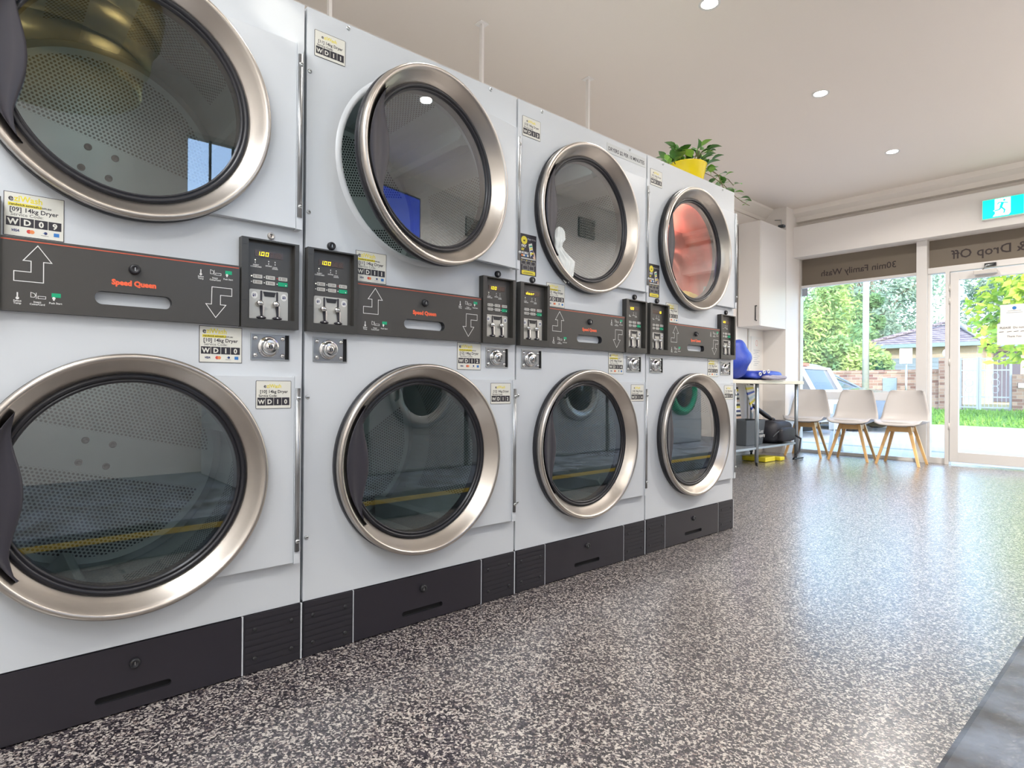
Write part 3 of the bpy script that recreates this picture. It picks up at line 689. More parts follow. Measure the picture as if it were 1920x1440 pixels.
def small_sticker(b, num):
    w, hh = .0915, .0725; h = .0006
    b.prism(rrect(-.0012, w+.0012, -.0012, hh+.0012, .003, 3), 0, h, M['ink']); b.prism(rrect(0, w, 0, hh, .002, 3), 0, h+.0003, M['label']); h += .0005
    b.text('e', .019, .0545, h, .0145, M['ink'], .02); b.text('ziWash', .0268, .0545, h, .0140, M['yel'], .02, sx=.93)
    b.text('[%s] 14kg Dryer' % num, .009, .0405, h, .0115, M['ink'], .02, sx=.98); b.text('Service Code:', .006, .0305, h, .0085, M['ink'], .02)
    for i, c in enumerate('WD'+num):
        y = .0030+i*.0214; b.rect(y, y+.0204, .0075, .0285, h, M['ink']); b.text(c, y+.0102, .0118, h+.0002, .0165 if c != 'W' else .0155, M['label'], .035, 'CENTER')
def pay_sticker(b):
    w, hh = .081, .154; h = .0006; b.box(0, h, 0, w, 0, hh, M['ink']); h += .0003
    b.disc(.018, .130, h, .0155, M['yel'], 24); b.text('ezi', .018, .1265, h+.0002, .0095, M['ink'], .04, 'CENTER')
    b.text('Wash N Dry', .034, .134, h, .0088, M['white'], .0, sx=.92)
    for t, z, m_, s_ in (('PAY', .104, 'white', .014), ('BY', .0915, 'yel', .0125), ('MOBILE', .080, 'white', .0105)): b.text(t, .004, z, h, s_, M[m_], .04)
    for k, c in enumerate(('orng', 'label', 'blue', 'label')): b.rect(.004+k*.0095, .0125+k*.0095, .0700, .0770, h, M[c])
    b.add([(h, .040, .118), (h, .058, .124), (h, .068, .076), (h, .050, .070)], [(0, 1, 2, 3)], M['label'])
    for k, c in enumerate(('green', 'yel', 'navy', 'yel', 'navy')):
        z = .112-k*.009; y = .0435+k*.0021; b.add([(h+.0002, y, z), (h+.0002, y+.0145, z+.004), (h+.0002, y+.0155, z-.001), (h+.0002, y+.001, z-.005)], [(0, 1, 2, 3)], M[c])
    b.add([(h, .060, .100), (h, .073, .088), (h, .078, .062), (h, .066, .066), (h, .058, .080)], [(0, 1, 2, 3, 4)], M['coral'])
    b.rect(.003, .078, .0600, .0655, h, M['btn'])
    for k in range(3): outline(b, [(.005+k*.025, .040), (.005+k*.025, .054), (.025+k*.025, .054), (.025+k*.025, .040)], h, .0012, M['btn'])
    for k in range(2): outline(b, [(.012+k*.032, .021), (.012+k*.032, .036), (.036+k*.032, .036), (.036+k*.032, .021)], h, .0012, M['btn'])
    for k in range(3): b.disc(.006+k*.025, .055, h+.0001, .002, M['yel'], 8)
    b.prism(rrect(.006, .075, .003, .018, .004, 3), 0, h, M['yel']); b.rect(.018, .063, .0105, .012, h+.0003, M['ink']); b.rect(.012, .069, .0065, .008, h+.0003, M['ink'])
M['coral'] = mat('skin tone print', (.70, .50, .38), .5)

def door(parent, zc, ang=0.0, dx=0.0, sticker=None, lab=None):
    d = put('door', cached('plate', platem, .0015), parent, (dx, .785, zc), (0, 0, ang), label=lab)
    put('door_ring', cached('ring', ringm), d); put('door_gasket', cached('gasket', gasketm), d); put('door_glass', cached('glass', glassm), d)
    put('door_handle', cached('handle', handlem), d)
    h = put('hinge', cached('hinge', hingem), d)
    for z in (.196, -.196): put('hinge_screw', cached('screw', screwm), d, (.0285, -.0085, z))
    if sticker: put('sticker', cached('small'+sticker, lambda b: small_sticker(b, sticker)), d, (.0202, .666-.785, .7025-ZL), label='small white sticker reading WD'+sticker+' in white on black')
    return d
def drum(parent, zc, rot, lit=.26):
    d = put('drum', cached('drum', drumm, -1), parent, (0, .397, zc+.012), (rot, 0, 0))
    bk = put('back_plate', cached('back', backm, -1), d, (-.640, 0, 0), (R_(0), 0, 0), label='perforated back plate with a plain band')
    for k in range(3):
        a = R_(30+120*k); put('lifter', cached('lifter', lifterm, .004), d, (0, PR*math.cos(a), PR*math.sin(a)), (a+PI/2, 0, 0))
    lm = bpy.data.lights.new('drum_fill', 'AREA'); lm.shape = 'DISK'; lm.size = .05; lm.energy = lit; lm.color = (.84, 1, .95)  # unseen fill light added to brighten the drum interior
    lo = bpy.data.objects.new('drum_fill', lm); COL.objects.link(lo); lo.parent = parent; lo.location = (-.085, .42, zc+.335); lo.rotation_euler = (0, R_(28), 0)
    for y in (-.037, .037):
        for z in (-.035, .035): put('plate_bolt', cached('dscrew', dscrewm), d, (-.640, y, z))
    return d
def control(parent, y, s, side):
    c = put('control_panel', cached('bezel', bezelm), parent, (0, y, 0))
    b = MB(); dispm(b, s); b.build('display', c, label='display with yellow lit digits', bevel=-1)
    put('coin_slide_plate', cached('coin', coinm), c)
    for yy in (.052, .094): put('coin_slot', cached('slider', sliderm), c, (0, yy+.003, .983))
    for j in range(3):
        put('button', cached('btn', btnm), c, (.0045, .046+.0335*j, 1.053))
        if j < 2: put('button', cached('btn', btnm), c, (.0045, .046+.0335*j, 1.038))
    put('start_button', cached('gbtn', gbtnm), c, (.0045, .046+.067, 1.0383), label='green start button')
    return c
def dryer(i, y0, nums, label, disp, rots, ajar=None, pay=False):
    t = empty('stacked_tumble_dryer', (0, y0, 0), label=label, category='tumble dryer', group='stacked tumble dryers in the row')
    put('cabinet', cached('cabinet', cabinet), t)
    drum(t, ZL, rots[0]); drum(t, ZU, rots[1], 2.2 if i == 3 else .26)
    door(t, ZL, sticker=nums[1])
    if ajar: door(t, ZU-.003, ajar[0], ajar[1], lab='round door standing ajar')
    else: door(t, ZU)
    control(t, -.0, disp[0], 0) if False else control(t, .0015, disp[0], 0)
    control(t, .626, disp[1], 1)
    lp = put('lint_panel', cached('lint', lintm, -1), t)
    put('panel_lock', cached('lock', lockm), lp, (.018, .390, 1.031))
    for y, k in ((.079, 'lock'), (.708, 'slock' if i == 0 else 'lock')):
        put('panel_lock', cached(k, slockm if k == 'slock' else lockm), t, (0, y, 1.1665))
    for y in (.027, .657):
        kb = put('coin_box', cached('kbox', kboxm), t, (0, y, 0))
        put('box_lock', cached('klock', klockm), kb, (.0012, .046, .867))
        for yy in (.012, .084):
            for zz in (.844, .890): put('rivet', cached('rivet', rivetm), kb, (.0012, yy, zz))
    bp = put('base_panel', cached('base', basem, -1), t); put('panel_lock', cached('block', lockm), bp, (.004, .399, .110))
    for y in (.004, .645):
        sp_ = put('side_grille', cached('side', sidem), t, (0, y, 0))
        for yy in (.027, .125):
            for zz in (.038, .115): put('screw', cached('bscrew', bscrewm), sp_, (.0062, yy, zz))
    put('sticker', cached('big'+nums[0], lambda b: big_sticker(b, nums[0])), t, (.0004, .158, 1.0775), label='white sticker reading WD'+nums[0]+' above the lint panel')
    put('sticker', cached('big'+nums[1], lambda b: big_sticker(b, nums[1])), t, (.0004, .534, .822), label='white sticker reading WD'+nums[1]+' below the lint panel')
    if i > 0: put('sticker', cached('small'+nums[0], lambda b: small_sticker(b, nums[0])), t, (.0004, .026, 1.7015), label='small white sticker reading WD'+nums[0]+' at the top left corner')
    if pay: put('pay_sticker', cached('pay', pay_sticker), t, (.0004, .020, 1.181), label='black and yellow pay by mobile sticker')
    if i == 2:
        b = MB(); b.box(0, .0006, 0, .272, 0, .042, M['label2']); b.text('DRYERS $2 PER 10 MINUTES', .136, .0115, .0008, .0225, M['ink'], .02, 'CENTER', sx=.92)
        b.build('price_sticker', t, (.0004, .514, 1.766), label='pale sticker reading DRYERS $2 PER 10 MINUTES')
    for y, z in ((.127, 1.818), (.400, 1.818) if False else (.672, 1.818), (.012, 1.650), (.012, 1.253), (.013, .731), (.013, .335)): put('screw', cached('screw', screwm), t, (0, y, z))
    return t
M['label2'] = mat('pale grey sticker', (.56, .58, .58), .4)
dryer(0, -.8, ('09', '10'), 'white stacked tumble dryer nearest the camera, stickers WD09 and WD10, cut by the left edge', ('100', '100'), (R_(-14), R_(-14)))
dryer(1, 0, ('11', '12'), 'white stacked tumble dryer whose upper round door stands ajar, stickers WD11 and WD12', ('100', '100'), (R_(35), R_(10)), ajar=(R_(8), .010))
dryer(2, .8, ('13', '14'), 'white stacked tumble dryer with price sticker and white cloth inside, stickers WD13 and WD14', ('door', '100'), (R_(50), R_(25)), pay=True)
dryer(3, 1.6, ('15', '16'), 'white stacked tumble dryer under the yellow plant pot, red laundry in its upper drum', ('    18', '100'), (R_(80), R_(60)), pay=True)

# laundry in the drums
def cloth_disc(name, y, z, r, x, seed, m, label, z_lo=-1, z_hi=1, amp=.012):
    rnd = random.Random(seed); b = MB(); vs = []; fs = []; N, K = 56, 16
    ph = [(rnd.randint(2, 7), rnd.uniform(4, 16), rnd.uniform(0, 6)) for _ in range(7)]
    def pt(i, j):
        a = 2*PI*i/N; q = r*j/K; yy, zz = q*math.cos(a), q*math.sin(a)
        zz = max(z_lo*r, min(z_hi*r, zz))
        d = sum(math.sin(A*a+B*q*3+P) for A, B, P in ph)*amp/3*min(1, j/4)
        return (x+d+.055*(q/r)**3, y+yy, z+zz)
    for j in range(K+1):
        for i in range(N): vs.append(pt(i, j))
    for j in range(K+1):
        for i in range(N): p = pt(i, j); vs.append((p[0]-.05, p[1], p[2]))
    o = (K+1)*N
    for j in range(K):
        for i in range(N):
            i2 = (i+1) % N; fs.append((j*N+i, j*N+i2, (j+1)*N+i2, (j+1)*N+i)); fs.append((o+j*N+i, o+(j+1)*N+i, o+(j+1)*N+i2, o+j*N+i2))
    for i in range(N):
        i2 = (i+1) % N; fs.append((K*N+i, K*N+i2, o+K*N+i2, o+K*N+i))
    b.add(vs, fs, m, True); return b.build(name, label=label, category='laundry')
cloth_disc('laundry', 1.6+.397, ZU+.008, .352, -.150, 3, M['redcloth'], 'red cloth pressed behind the glass of the last upper dryer door')
b = MB(); b.ell((-.12, 1.6+.47, ZU-.240), (.055, .20, .06), M['ycloth'], 28, 14, noise=.06, seed=4)
b.build('laundry', label='orange yellow cloth at the bottom of the drum holding the red laundry', category='laundry')
b = MB()
rnd = random.Random(5); N, K = 40, 26; vs = []
# white cloth hanging at the lower left of the WD13 door glass
rows = [(-.064, .205, .212), (-.068, .198, .226), (-.080, .190, .240), (-.095, .188, .246), (-.110, .187, .242), (-.125, .187, .228), (-.138, .187, .226), (-.155, .187, .246), (-.172, .188, .278), (-.186, .190, .305),
        (-.205, .196, .302), (-.225, .208, .296), (-.245, .222, .288), (-.262, .240, .278), (-.274, .255, .266)]
K = len(rows)*3-3
for j in range(K+1):
    f = j/3; i0 = min(int(f), len(rows)-2); q = f-i0; q = q*q*(3-2*q)
    z, l, r0 = [rows[i0][k]*(1-q)+rows[i0+1][k]*q for k in range(3)]
    cy, hw = (l+r0)/2, (r0-l)/2
    for i in range(N):
        a = 2*PI*i/N; fold = .0035*math.sin(5*math.cos(a)*2+z*60)+.002*math.sin(11*math.cos(a)-z*90)
        vs.append((.0135+(.0095*math.sin(a)+(fold if math.sin(a) > .1 else 0)), .8+cy+hw*math.cos(a), ZU+z+.003*math.sin(3*a)))
fs = [(j*N+i, j*N+(i+1) % N, (j+1)*N+(i+1) % N, (j+1)*N+i) for j in range(K) for i in range(N)]+[list(range(N)), [K*N+i for i in range(N)][::-1]]
b.add(vs, fs, M['wcloth'], True); b.build('laundry', label='crumpled white cloth caught at the lower left of the WD13 door glass', category='laundry')

# ---------------------------------------------------------------- potted plant on the last dryer
pp = empty('potted_plant', (-.16, 2.185, H), label='leafy trailing plant in a yellow pot on top of the last dryer', category='plant')
pp.scale = (1.0, 1.0, .72)
b = MB(); T = Matrix.Rotation(-PI/2, 4, 'Y')
b.rev([(0, 0), (0, .070), (.005, .074), (.175, .100), (.186, .104), (.190, .104), (.190, .098), (.165, .095), (.165, 0)], 0, 0, M['pot'], 48, T=T); b.build('pot', pp)
b = MB(); b.rev([(.166, 0), (.168, .095)], 0, 0, M['soil'], 24, T=T, smooth=False); b.build('soil', pp)
rnd = random.Random(11)
def leaf(b, p, d, up, L, Wd, m):
    d = Vector(d).normalized(); s = d.cross(Vector(up)).normalized(); n = s.cross(d); p = Vector(p)
    rows = [(0, .02, 0), (.2, .75, .04), (.42, 1, .07), (.65, .85, .06), (.85, .42, .0), (1, .0, -.08)]; vs = []
    for t, w, z in rows:
        c = p+d*L*t+n*L*z
        for q in (-1, 0, 1): vs.append(tuple(c+s*q*w*Wd/2+n*(abs(q)*.16*w*Wd)))
    fs = [(i*3+j, i*3+j+1, i*3+j+4, i*3+j+3) for i in range(5) for j in range(2)]
    b.add(vs, fs, m, True)
stems = MB(); leaves = []
def vine(pts, nl, size, young=.25):
    stems.tube(pts, .0022, M['stem'], 6)
    P = [Vector(p) for p in pts]
    for k in range(nl):
        f = (k+.6)/nl*(len(P)-1); i = min(int(f), len(P)-2); p = P[i].lerp(P[i+1], f-i); d = (P[i+1]-P[i]).normalized()
        side = Vector((rnd.uniform(-1, 1), rnd.uniform(-1, 1), rnd.uniform(-.2, .9))); q = (d*.5+side).normalized()
        L = size*1.3*rnd.uniform(.7, 1.15)*(1-.35*k/nl); e = p+q*L*.35
        stems.tube([tuple(p), tuple(e)], .0013, M['leafB'], 5); leaves.append((tuple(e), tuple(q), L, rnd.random() < young))
for k in range(16):
    a = k*2.4; r0 = rnd.uniform(.02, .08); rr = rnd.uniform(.06, .12); h = rnd.uniform(.03, .09)
    vine([(r0*math.cos(a), r0*math.sin(a), .165), ((r0+rr)*.6*math.cos(a), (r0+rr)*.6*math.sin(a), .19+h*.8), (rr*1.1*math.cos(a), rr*1.1*math.sin(a), .19+h)], 4, .062)
vine([(.03, .08, .17), (.05, .14, .205), (.07, .20, .16), (.08, .22, .10), (.09, .235, .04)], 9, .068, .1)
vine([(.02, .08, .17), (.04, .16, .20), (.06, .24, .17), (.07, .31, .165), (.07, .37, .135)], 8, .062, .3)
vine([(.03, .08, .17), (.05, .17, .15), (.06, .29, .11), (.07, .40, .05), (.075, .47, .03), (.08, .54, .02)], 9, .050, .7)
vine([(.0, .09, .17), (.03, .13, .24), (.04, .17, .265)], 4, .07, .1)
vine([(-.02, -.07, .17), (0, -.13, .18), (.02, -.20, .12), (.04, -.24, .12)], 6, .055, .5)
stems.build('vine_stems', pp)
for e, q, L, yg in leaves:
    b = MB(); leaf(b, e, q, (0, 0, 1) if abs(q[2]) < .8 else (1, 0, 0), L, L*.66, M['leafB'] if yg else M['leafA']); b.build('leaf', pp, bevel=-1)

# ---------------------------------------------------------------- tall cupboard on the left wall
cb = MB(); cb.box(-1.70, -1.45, 5.69, 6.305, 1.442, 2.595, M['cup']); cb = cb.build('wall_cupboard', bevel=.002, label='tall narrow white wall cupboard beside the shop window', category='cupboard')
b = MB(); b.box(-1.70, -1.452, 5.672, 5.688, 1.444, 2.593, M['cup']); b.build('cupboard_door', cb, bevel=.001)
b = MB(); b.tube([(-1.487, 5.672, 1.50), (-1.487, 5.645, 1.50), (-1.487, 5.645, 1.66), (-1.487, 5.672, 1.66)], .007, M['black'], 8); b.build('handle', cb, label='black bar handle')
b = MB(); b.box(XL, XL+.012, 5.93, 5.955, .32, 1.44, M['alu']); b.build('cable_trunking', label='thin grey trunking down the wall below the white cupboard', category='trunking')
b = MB(); b.box(XL+.001, XL+.004, 6.01, 6.28, .98, 1.36, M['sign'])
for k in range(9):
    b.box(XL+.004, XL+.0045, 6.07+.02*(k % 2), 6.22-.03*(k % 3), 1.20-.022*k, 1.204-.022*k, M['kerb'])
outline(b, [(6.145+.022*math.cos(i*PI/8), 1.285+.032*math.sin(i*PI/8)) for i in range(16)], XL+.0046, .005, M['signr'])
b.build('wall_notice', label='white paper notice with a red emblem below the white cupboard', category='notice')

# ---------------------------------------------------------------- work table with its load
wt = empty('work_table', (-1.4, 5.2, 0), label='table with pale top, grey tube legs and low steel shelf past the dryers', category='table')
b = MB(); o = [(-.30, -1.3), (.285, -1.3)]+[(.285-.07+.07*math.cos(a), .86-.07+.07*math.sin(a)) for a in [i*PI/16 for i in range(9)]]+[(-.30, .86)]
b.prism(o, .802, .838, M['ttop'], 'z'); b.build('tabletop', wt, bevel=.004)
b = MB(); b.box(-.27, .255, -1.25, .72, .158, .180, M['shelf']); b.build('shelf', wt, bevel=.003)
for x in (-.25, .25):
    for y in (-1.2, -.19, .70):
        lg = MB(); lg.tube([(x, y, .03), (x, y, .802)], .0185, M['tube'], 16); lg = lg.build('leg', wt)
        f = MB(); f.tube([(x, y, 0), (x, y, .03)], .012, M['black'], 10); f.build('foot', lg)
def crumple(name, c, r, m, seed, noise, label, cat, p=.75, rot=None):
    b = MB(); T = (Matrix.Translation(c) @ rot) if rot else Matrix.Translation(c); b.ell((0, 0, 0), r, m, 32, 18, p, T, noise, seed)
    return b.build(name, label=label, category=cat)
crumple('laundry_bag', (-1.27, 4.78, 1.04), (.15, .21, .19), M['bag'], 3, .05, 'bulging blue nylon bag standing on the table, half hidden by the dryers', 'bag', 1.12, Matrix.Rotation(.7, 4, 'X'))
fb = crumple('laundry_bag', (-1.28, 5.24, .889), (.20, .30, .045), M['bag'], 8, .07, 'folded blue bag with grey lining and white rings lying on the table', 'bag', .6)
b = MB(); b.ell((-1.10, 5.27, .868), (.035, .24, .024), M['bagg'], 24, 12, .6, None, .08, 5); b.build('lining', fb, label='grey lilac lining')
for yy, zz in ((5.00, .915), (5.09, .922), (4.92, .895)):
    b = MB(); b.tube([(-1.075, yy+.020*math.cos(i*PI/6), zz+.014*math.sin(i*PI/6)) for i in range(13)], .005, M['white'], 8, caps=False); b.build('ring', fb, label='white ring')
b = MB()
z0, z1 = .182, .435
oo = lambda w, z: [(x, y, z) for x, y in [( -1.36-.11*w, 5.20-.20*w), (-1.36+.11*w, 5.20-.20*w), (-1.36+.13*w, 5.20), (-1.36+.11*w, 5.20+.20*w), (-1.36-.11*w, 5.20+.20*w), (-1.36-.13*w, 5.20)]]
v = oo(.86, z0)+oo(1.0, z1)+oo(.95, z1)+oo(.82, z0+.01)
n = 6; b.add(v, [(k*n+i, k*n+(i+1) % n, (k+1)*n+(i+1) % n, (k+1)*n+i) for k in range(3) for i in range(n)]+[list(range(n)), [3*n+i for i in range(n)]], M['bin'])
tb = b.build('lost_property_tub', bevel=.004, label='grey plastic tub lettered Lost Property on the low table shelf', category='tub')
b = MB()
for t, z in (('Lost', .305), ('Property', .262)): b.text(t, 0, 0, 0, .050, M['white'], .0, 'CENTER', fn=lambda a, c, z=z: (-1.228-.008*abs(a)/.1, 5.27+a, z+c))
b.build('lettering', tb)
bk = MB(); bk.ell((-1.30, 5.665, .300), (.15, .235, .118), M['pack'], 32, 18, .55, None, .02, 2); bk = bk.build('backpack', label='black backpack lying on the low table shelf beside the grey tub', category='backpack')
b = MB(); b.ell((-1.155, 5.66, .275), (.045, .17, .075), M['pack'], 24, 12, .5, None, .02, 3); b.build('front_pocket', bk)
b = MB(); b.tube([(-1.17, 5.40, .26), (-1.145, 5.55, .345), (-1.14, 5.75, .325), (-1.17, 5.85, .27)], .006, M['bin'], 6); b.build('zip', bk)
b = MB(); b.tube([(-1.25, 5.80, .34), (-1.10, 5.90, .22), (-1.08, 5.82, .10), (-1.05, 5.60, .03), (-1.10, 5.95, .012)], .010, M['pack'], 8); b.build('strap', bk)
# camera-like black strap item on the backpack
b = MB(); b.tube([(-1.42, 5.40, .60), (-1.38, 5.48, .54), (-1.33, 5.60, .46), (-1.30, 5.66, .42)], .022, M['black'], 10, taper=[.012, .022, .026, .016]); b.ell((-1.30, 5.66, .425), (.03, .03, .02), M['black'], 16, 10)
b.build('umbrella', label='small folded black umbrella leaning behind the backpack', category='umbrella')
# striped cloths hanging behind the table
def striped(name, P, cols, label, n, rows=1):
    b = MB(); vs = []
    p0, p1, p2, p3 = [Vector(q) for q in P]
    for i in range(n):
        a, c = i/n, (i+1)/n; m = cols[i % len(cols)]
        q = [p0.lerp(p3, a), p1.lerp(p2, a), p1.lerp(p2, c), p0.lerp(p3, c)]
        off = Vector((-.012, 0, 0)); b.add([tuple(v) for v in q]+[tuple(v+off) for v in q], [(0, 1, 2, 3), (7, 6, 5, 4), (0, 4, 5, 1), (1, 5, 6, 2), (2, 6, 7, 3), (3, 7, 4, 0)], m)
    return b.build(name, label=label, category='cloth', bevel=-1)
striped('striped_cloth', [(-1.40, 5.27, .79), (-1.40, 5.43, .79), (-1.40, 5.53, .58), (-1.40, 5.42, .50)], [M['label'], M['yel'], M['label'], M['bag'], M['sign'], M['tube']], 'cloth with slanted yellow, blue and white stripes hanging under the table', 11)
striped('striped_cloth', [(-1.46, 5.02, .79), (-1.46, 5.22, .79), (-1.46, 5.30, .44), (-1.46, 5.02, .44)], [M['sign'], M['ink'], M['yel'], M['sign'], M['navy'], M['label'], M['ink'], M['coral']], 'dark cloth with narrow black, white and yellow bands behind the table leg', 16)
b = MB(); b.box(-1.45, -1.20, 5.30, 5.52, .004, .05, M['yel']); b.box(-1.40, -1.16, 5.55, 5.65, .004, .04, M['yel']); b.build('yellow_box', bevel=.006, label='flat yellow box on the floor beneath the table shelf', category='box')

# ---------------------------------------------------------------- chairs
def chair(x, y, rot, label):
    t = empty('dining_chair', (x, y, 0), rot, label=label, category='chair', group='white chairs against the shop window')
    prof = [(-.205, .402), (-.19, .418), (-.15, .422), (-.05, .412), (.05, .408), (.11, .418), (.155, .450), (.18, .51), (.20, .60), (.222, .69), (.232, .738), (.236, .748)]
    wid = [.150, .192, .212, .222, .224, .222, .215, .206, .190, .168, .152, .130]
    def shellm(b):
        n = 16; vs = []
        for k, ((py, pz), w) in enumerate(zip(prof, wid)):
            tt = min(1, max(0, (k-4)/4))
            for i in range(n+1):
                q = -1+2*i/n; lift = abs(q)**2.4
                vs.append((q*w, py-lift*.055*tt, pz+lift*.035*(1-tt)*(1 if k > 1 else .2)))
        m = len(vs); vs2 = []
        for k, ((py, pz), w) in enumerate(zip(prof, wid)):
            tt = min(1, max(0, (k-4)/4))
            for i in range(n+1):
                v = vs[k*(n+1)+i]; bulge = .028*max(0, 1-abs(-1+2*i/n)**2)*(1 if 1 < k < 8 else .15); vs2.append((v[0]*1.0, v[1]+.008*tt+bulge*tt*.3, v[2]-.009*(1-tt)-bulge*(1-tt)))
        r = n+1; K = len(prof); fs = []
        for k in range(K-1):
            for i in range(n): fs.append((k*r+i, k*r+i+1, (k+1)*r+i+1, (k+1)*r+i)); fs.append((m+k*r+i, m+(k+1)*r+i, m+(k+1)*r+i+1, m+k*r+i+1))
        for i in range(n): fs.append((i, m+i, m+i+1, i+1)); a = (K-1)*r; fs.append((a+i, a+i+1, m+a+i+1, m+a+i))
        for k in range(K-1): fs.append((k*r, (k+1)*r, m+(k+1)*r, m+k*r)); a = k*r+n; fs.append((a, m+a, m+a+r, a+r))
        b.add(vs+vs2, fs, M['shell'], True)
    put('seat_shell', cached('shell', shellm), t)
    def cushm(b): b.ell((0, -.02, .424), (.185, .165, .016), M['cushion'], 32, 10, .55)
    put('cushion', cached('cush', cushm), t)
    def legm(b):
        top, bot = Vector((.085, .085, .385)), Vector((.185, .16, 0)); s1, s0 = .017, .0115; vs = []
        for p, s in ((bot, s0), (top, s1)):
            for dx, dy in ((-1, -1), (1, -1), (1, 1), (-1, 1)): vs.append((p.x+dx*s, p.y+dy*s, p.z))
        b.add(vs, [(3, 2, 1, 0), (4, 5, 6, 7)]+[(i, (i+1) % 4, 4+(i+1) % 4, 4+i) for i in range(4)], M['wood'])
    for sx, sy in ((1, 1), (1, -1), (-1, 1), (-1, -1)):
        o = put('leg', cached('cleg', legm, .003), t); o.scale = (sx, sy, 1)
    def apm(b):
        for s in (-1, 1): b.box(-.09, .09, s*.088-.010, s*.088+.010, .330, .378, M['wood']); b.box(s*.088-.010, s*.088+.010, -.09, .09, .330, .378, M['wood'])
    put('leg_frame', cached('cap', apm, .002), t)
    return t
chair(-1.20, 6.29, R_(8), 'white moulded chair on beech legs, closest to the table, partly behind its leg')
chair(-.735, 6.31, R_(4), 'white moulded chair on beech legs, middle one of three at the window')
chair(-.275, 6.31, R_(2), 'white moulded chair on beech legs, nearest the glass shop door')

# ---------------------------------------------------------------- washer side (seen mirrored in the dryer doors)
b = MB(); b.box(1.372, XR-.002, YB, 6.1, .0, .150, M['plinth']); pl = b.build('washer_plinth', bevel=.012, label='worn dark grey painted plinth at the lower right corner', category='plinth')
b = MB(); b.box(1.366, 1.3725, YB, 6.1, .095, .118, M['yline']); b.build('safety_stripe', pl, label='yellow stripe along the plinth front')
def washer(k, y, label, green=False):
    t = empty('washing_machine', (2.02, y, .15), label=label, category='washing machine', group='washing machines opposite the dryers')
    def body(b):
        b.box(0, .80, -.40, .40, .0, 1.02, M['washer']); b.box(-.004, 0, -.395, .395, .02, .26, M['washer']); b.box(-.006, 0, -.395, .395, .87, 1.01, M['black'])
    put('body', cached('wbody', body, .008), t)
    T = Matrix.Rotation(PI, 4, 'Z')
    def wd(b, g=False): b.rev([(0, .255), (.03, .255), (.05, .24), (.055, .21), (.035, .165)], 0, 0, M['wgreen'] if g else M['steel'], 48, T=T)
    put('door_ring', cached('wring%d' % green, lambda b: wd(b, green)), t, (0, 0, .56), label='green door ring' if green else None)
    def wg(b): b.rev([(.035, .165), (.05, .12), (.055, 0)], 0, 0, M['washd'], 40, T=T)
    put('door_glass', cached('wglass', wg), t, (0, 0, .56))
    def wh(b): b.tube([(-.05, -.23, -.05), (-.085, -.235, -.04), (-.085, -.235, .04), (-.05, -.23, .05)], .010, M['black'], 8)
    put('door_handle', cached('whandle', wh), t, (0, 0, .56))
    def wc(b): b.box(-.010, -.006, -.12, .12, .90, .98, M['disp']); [b.disc(-.2-.05*i, .94, -.0075, .014, M['btn'], 12) for i in range(3)]
    put('control_strip', cached('wctl', wc), t)
for k in range(-1, 5):
    washer(k, 1.69+.84*k, ['grey front load washer mirrored in the WD10 dryer door', 'grey front load washer beside the camera, mirrored at the left of the WD12 door', 'grey front load washer mirrored at the top of the WD12 dryer door',
                           'grey front load washer between those mirrored in the WD12 and WD14 doors', 'grey front load washer mirrored at the top of the WD14 dryer door', 'grey front load washer with green door ring mirrored in the WD16 dryer door'][k+1], k == 4)
tv = MB(); tv.box(2.90, 2.945, 2.50, 3.56, 2.10, 2.66, M['black']); tv = tv.build('television', bevel=.004, label='wall television with a blue screen, mirrored in the ajar dryer door', category='television')
b = MB(); b.box(2.893, 2.900, 2.52, 3.54, 2.12, 2.64, M['screen']); b.build('screen', tv)
for y, z in ((4.52, 2.58),):
    b = MB()
    for k in range(7): b.box(2.925, 2.945, y-.13, y+.13, z-.10+k*.03, z-.088+k*.03, M['alu'])
    for k in range(8): b.box(2.925, 2.945, y-.13+k*.036, y-.122+k*.036, z-.11, z+.11, M['alu'])
    b.box(2.942, 2.949, y-.14, y+.14, z-.11, z+.11, M['void'])
    b.build('air_vent', label='square grey wall vent mirrored in the WD13 dryer door', category='vent')

# ---------------------------------------------------------------- outside
def stuff_box(name, q, m, kind='structure'):
    b = MB(); b.box(*q, m); return b.build(name, kind=kind)
b = MB(); b.box(-40, 30, YF+.1, 8.6, -.22, -.06, M['path']); b.build('trim_4', kind='structure')
b = MB(); b.box(-40, 30, 8.6, 8.78, -.26, -.06, M['kerb']); b.build('trim_5', kind='structure')
b = MB(); b.add([(-60, 8.78, -.20), (50, 8.78, -.20), (50, 15.0, -.14), (-60, 15.0, -.14)], [(0, 1, 2, 3)], M['road']); b.build('ground_road', kind='structure')
b = MB(); b.box(-60, 50, 14.95, 15.1, -.3, -.03, M['path']); b.build('trim_6', kind='structure')
b = MB(); b.add([(-60, 15.1, -.03), (50, 15.1, -.03), (50, 19.5, .19), (-60, 19.5, .19)], [(0, 1, 2, 3)], M['grass']); b.add([(-90, 19.5, .19), (90, 19.5, .19), (90, 120, .3), (-90, 120, .3)], [(0, 1, 2, 3)], M['soilo']); b.build('ground_verge', kind='structure')
rnd = random.Random(21)
b = MB()
for i in range(5200):
    x = rnd.uniform(-7, 2.0); y = rnd.uniform(15.15, 19.3); z = -.03+(y-15.1)*.05; h = rnd.uniform(.04, .13); a = rnd.uniform(0, PI); w = .02
    dx, dy = w*math.cos(a), w*math.sin(a); b.add([(x-dx, y-dy, z), (x+dx, y+dy, z), (x+rnd.uniform(-.05, .05), y+rnd.uniform(-.05, .05), z+h)], [(0, 1, 2)], M['grass'])
b.build('verge_grass', bevel=-1, kind='stuff', label='bright green grass on the far verge of the street', category='grass')
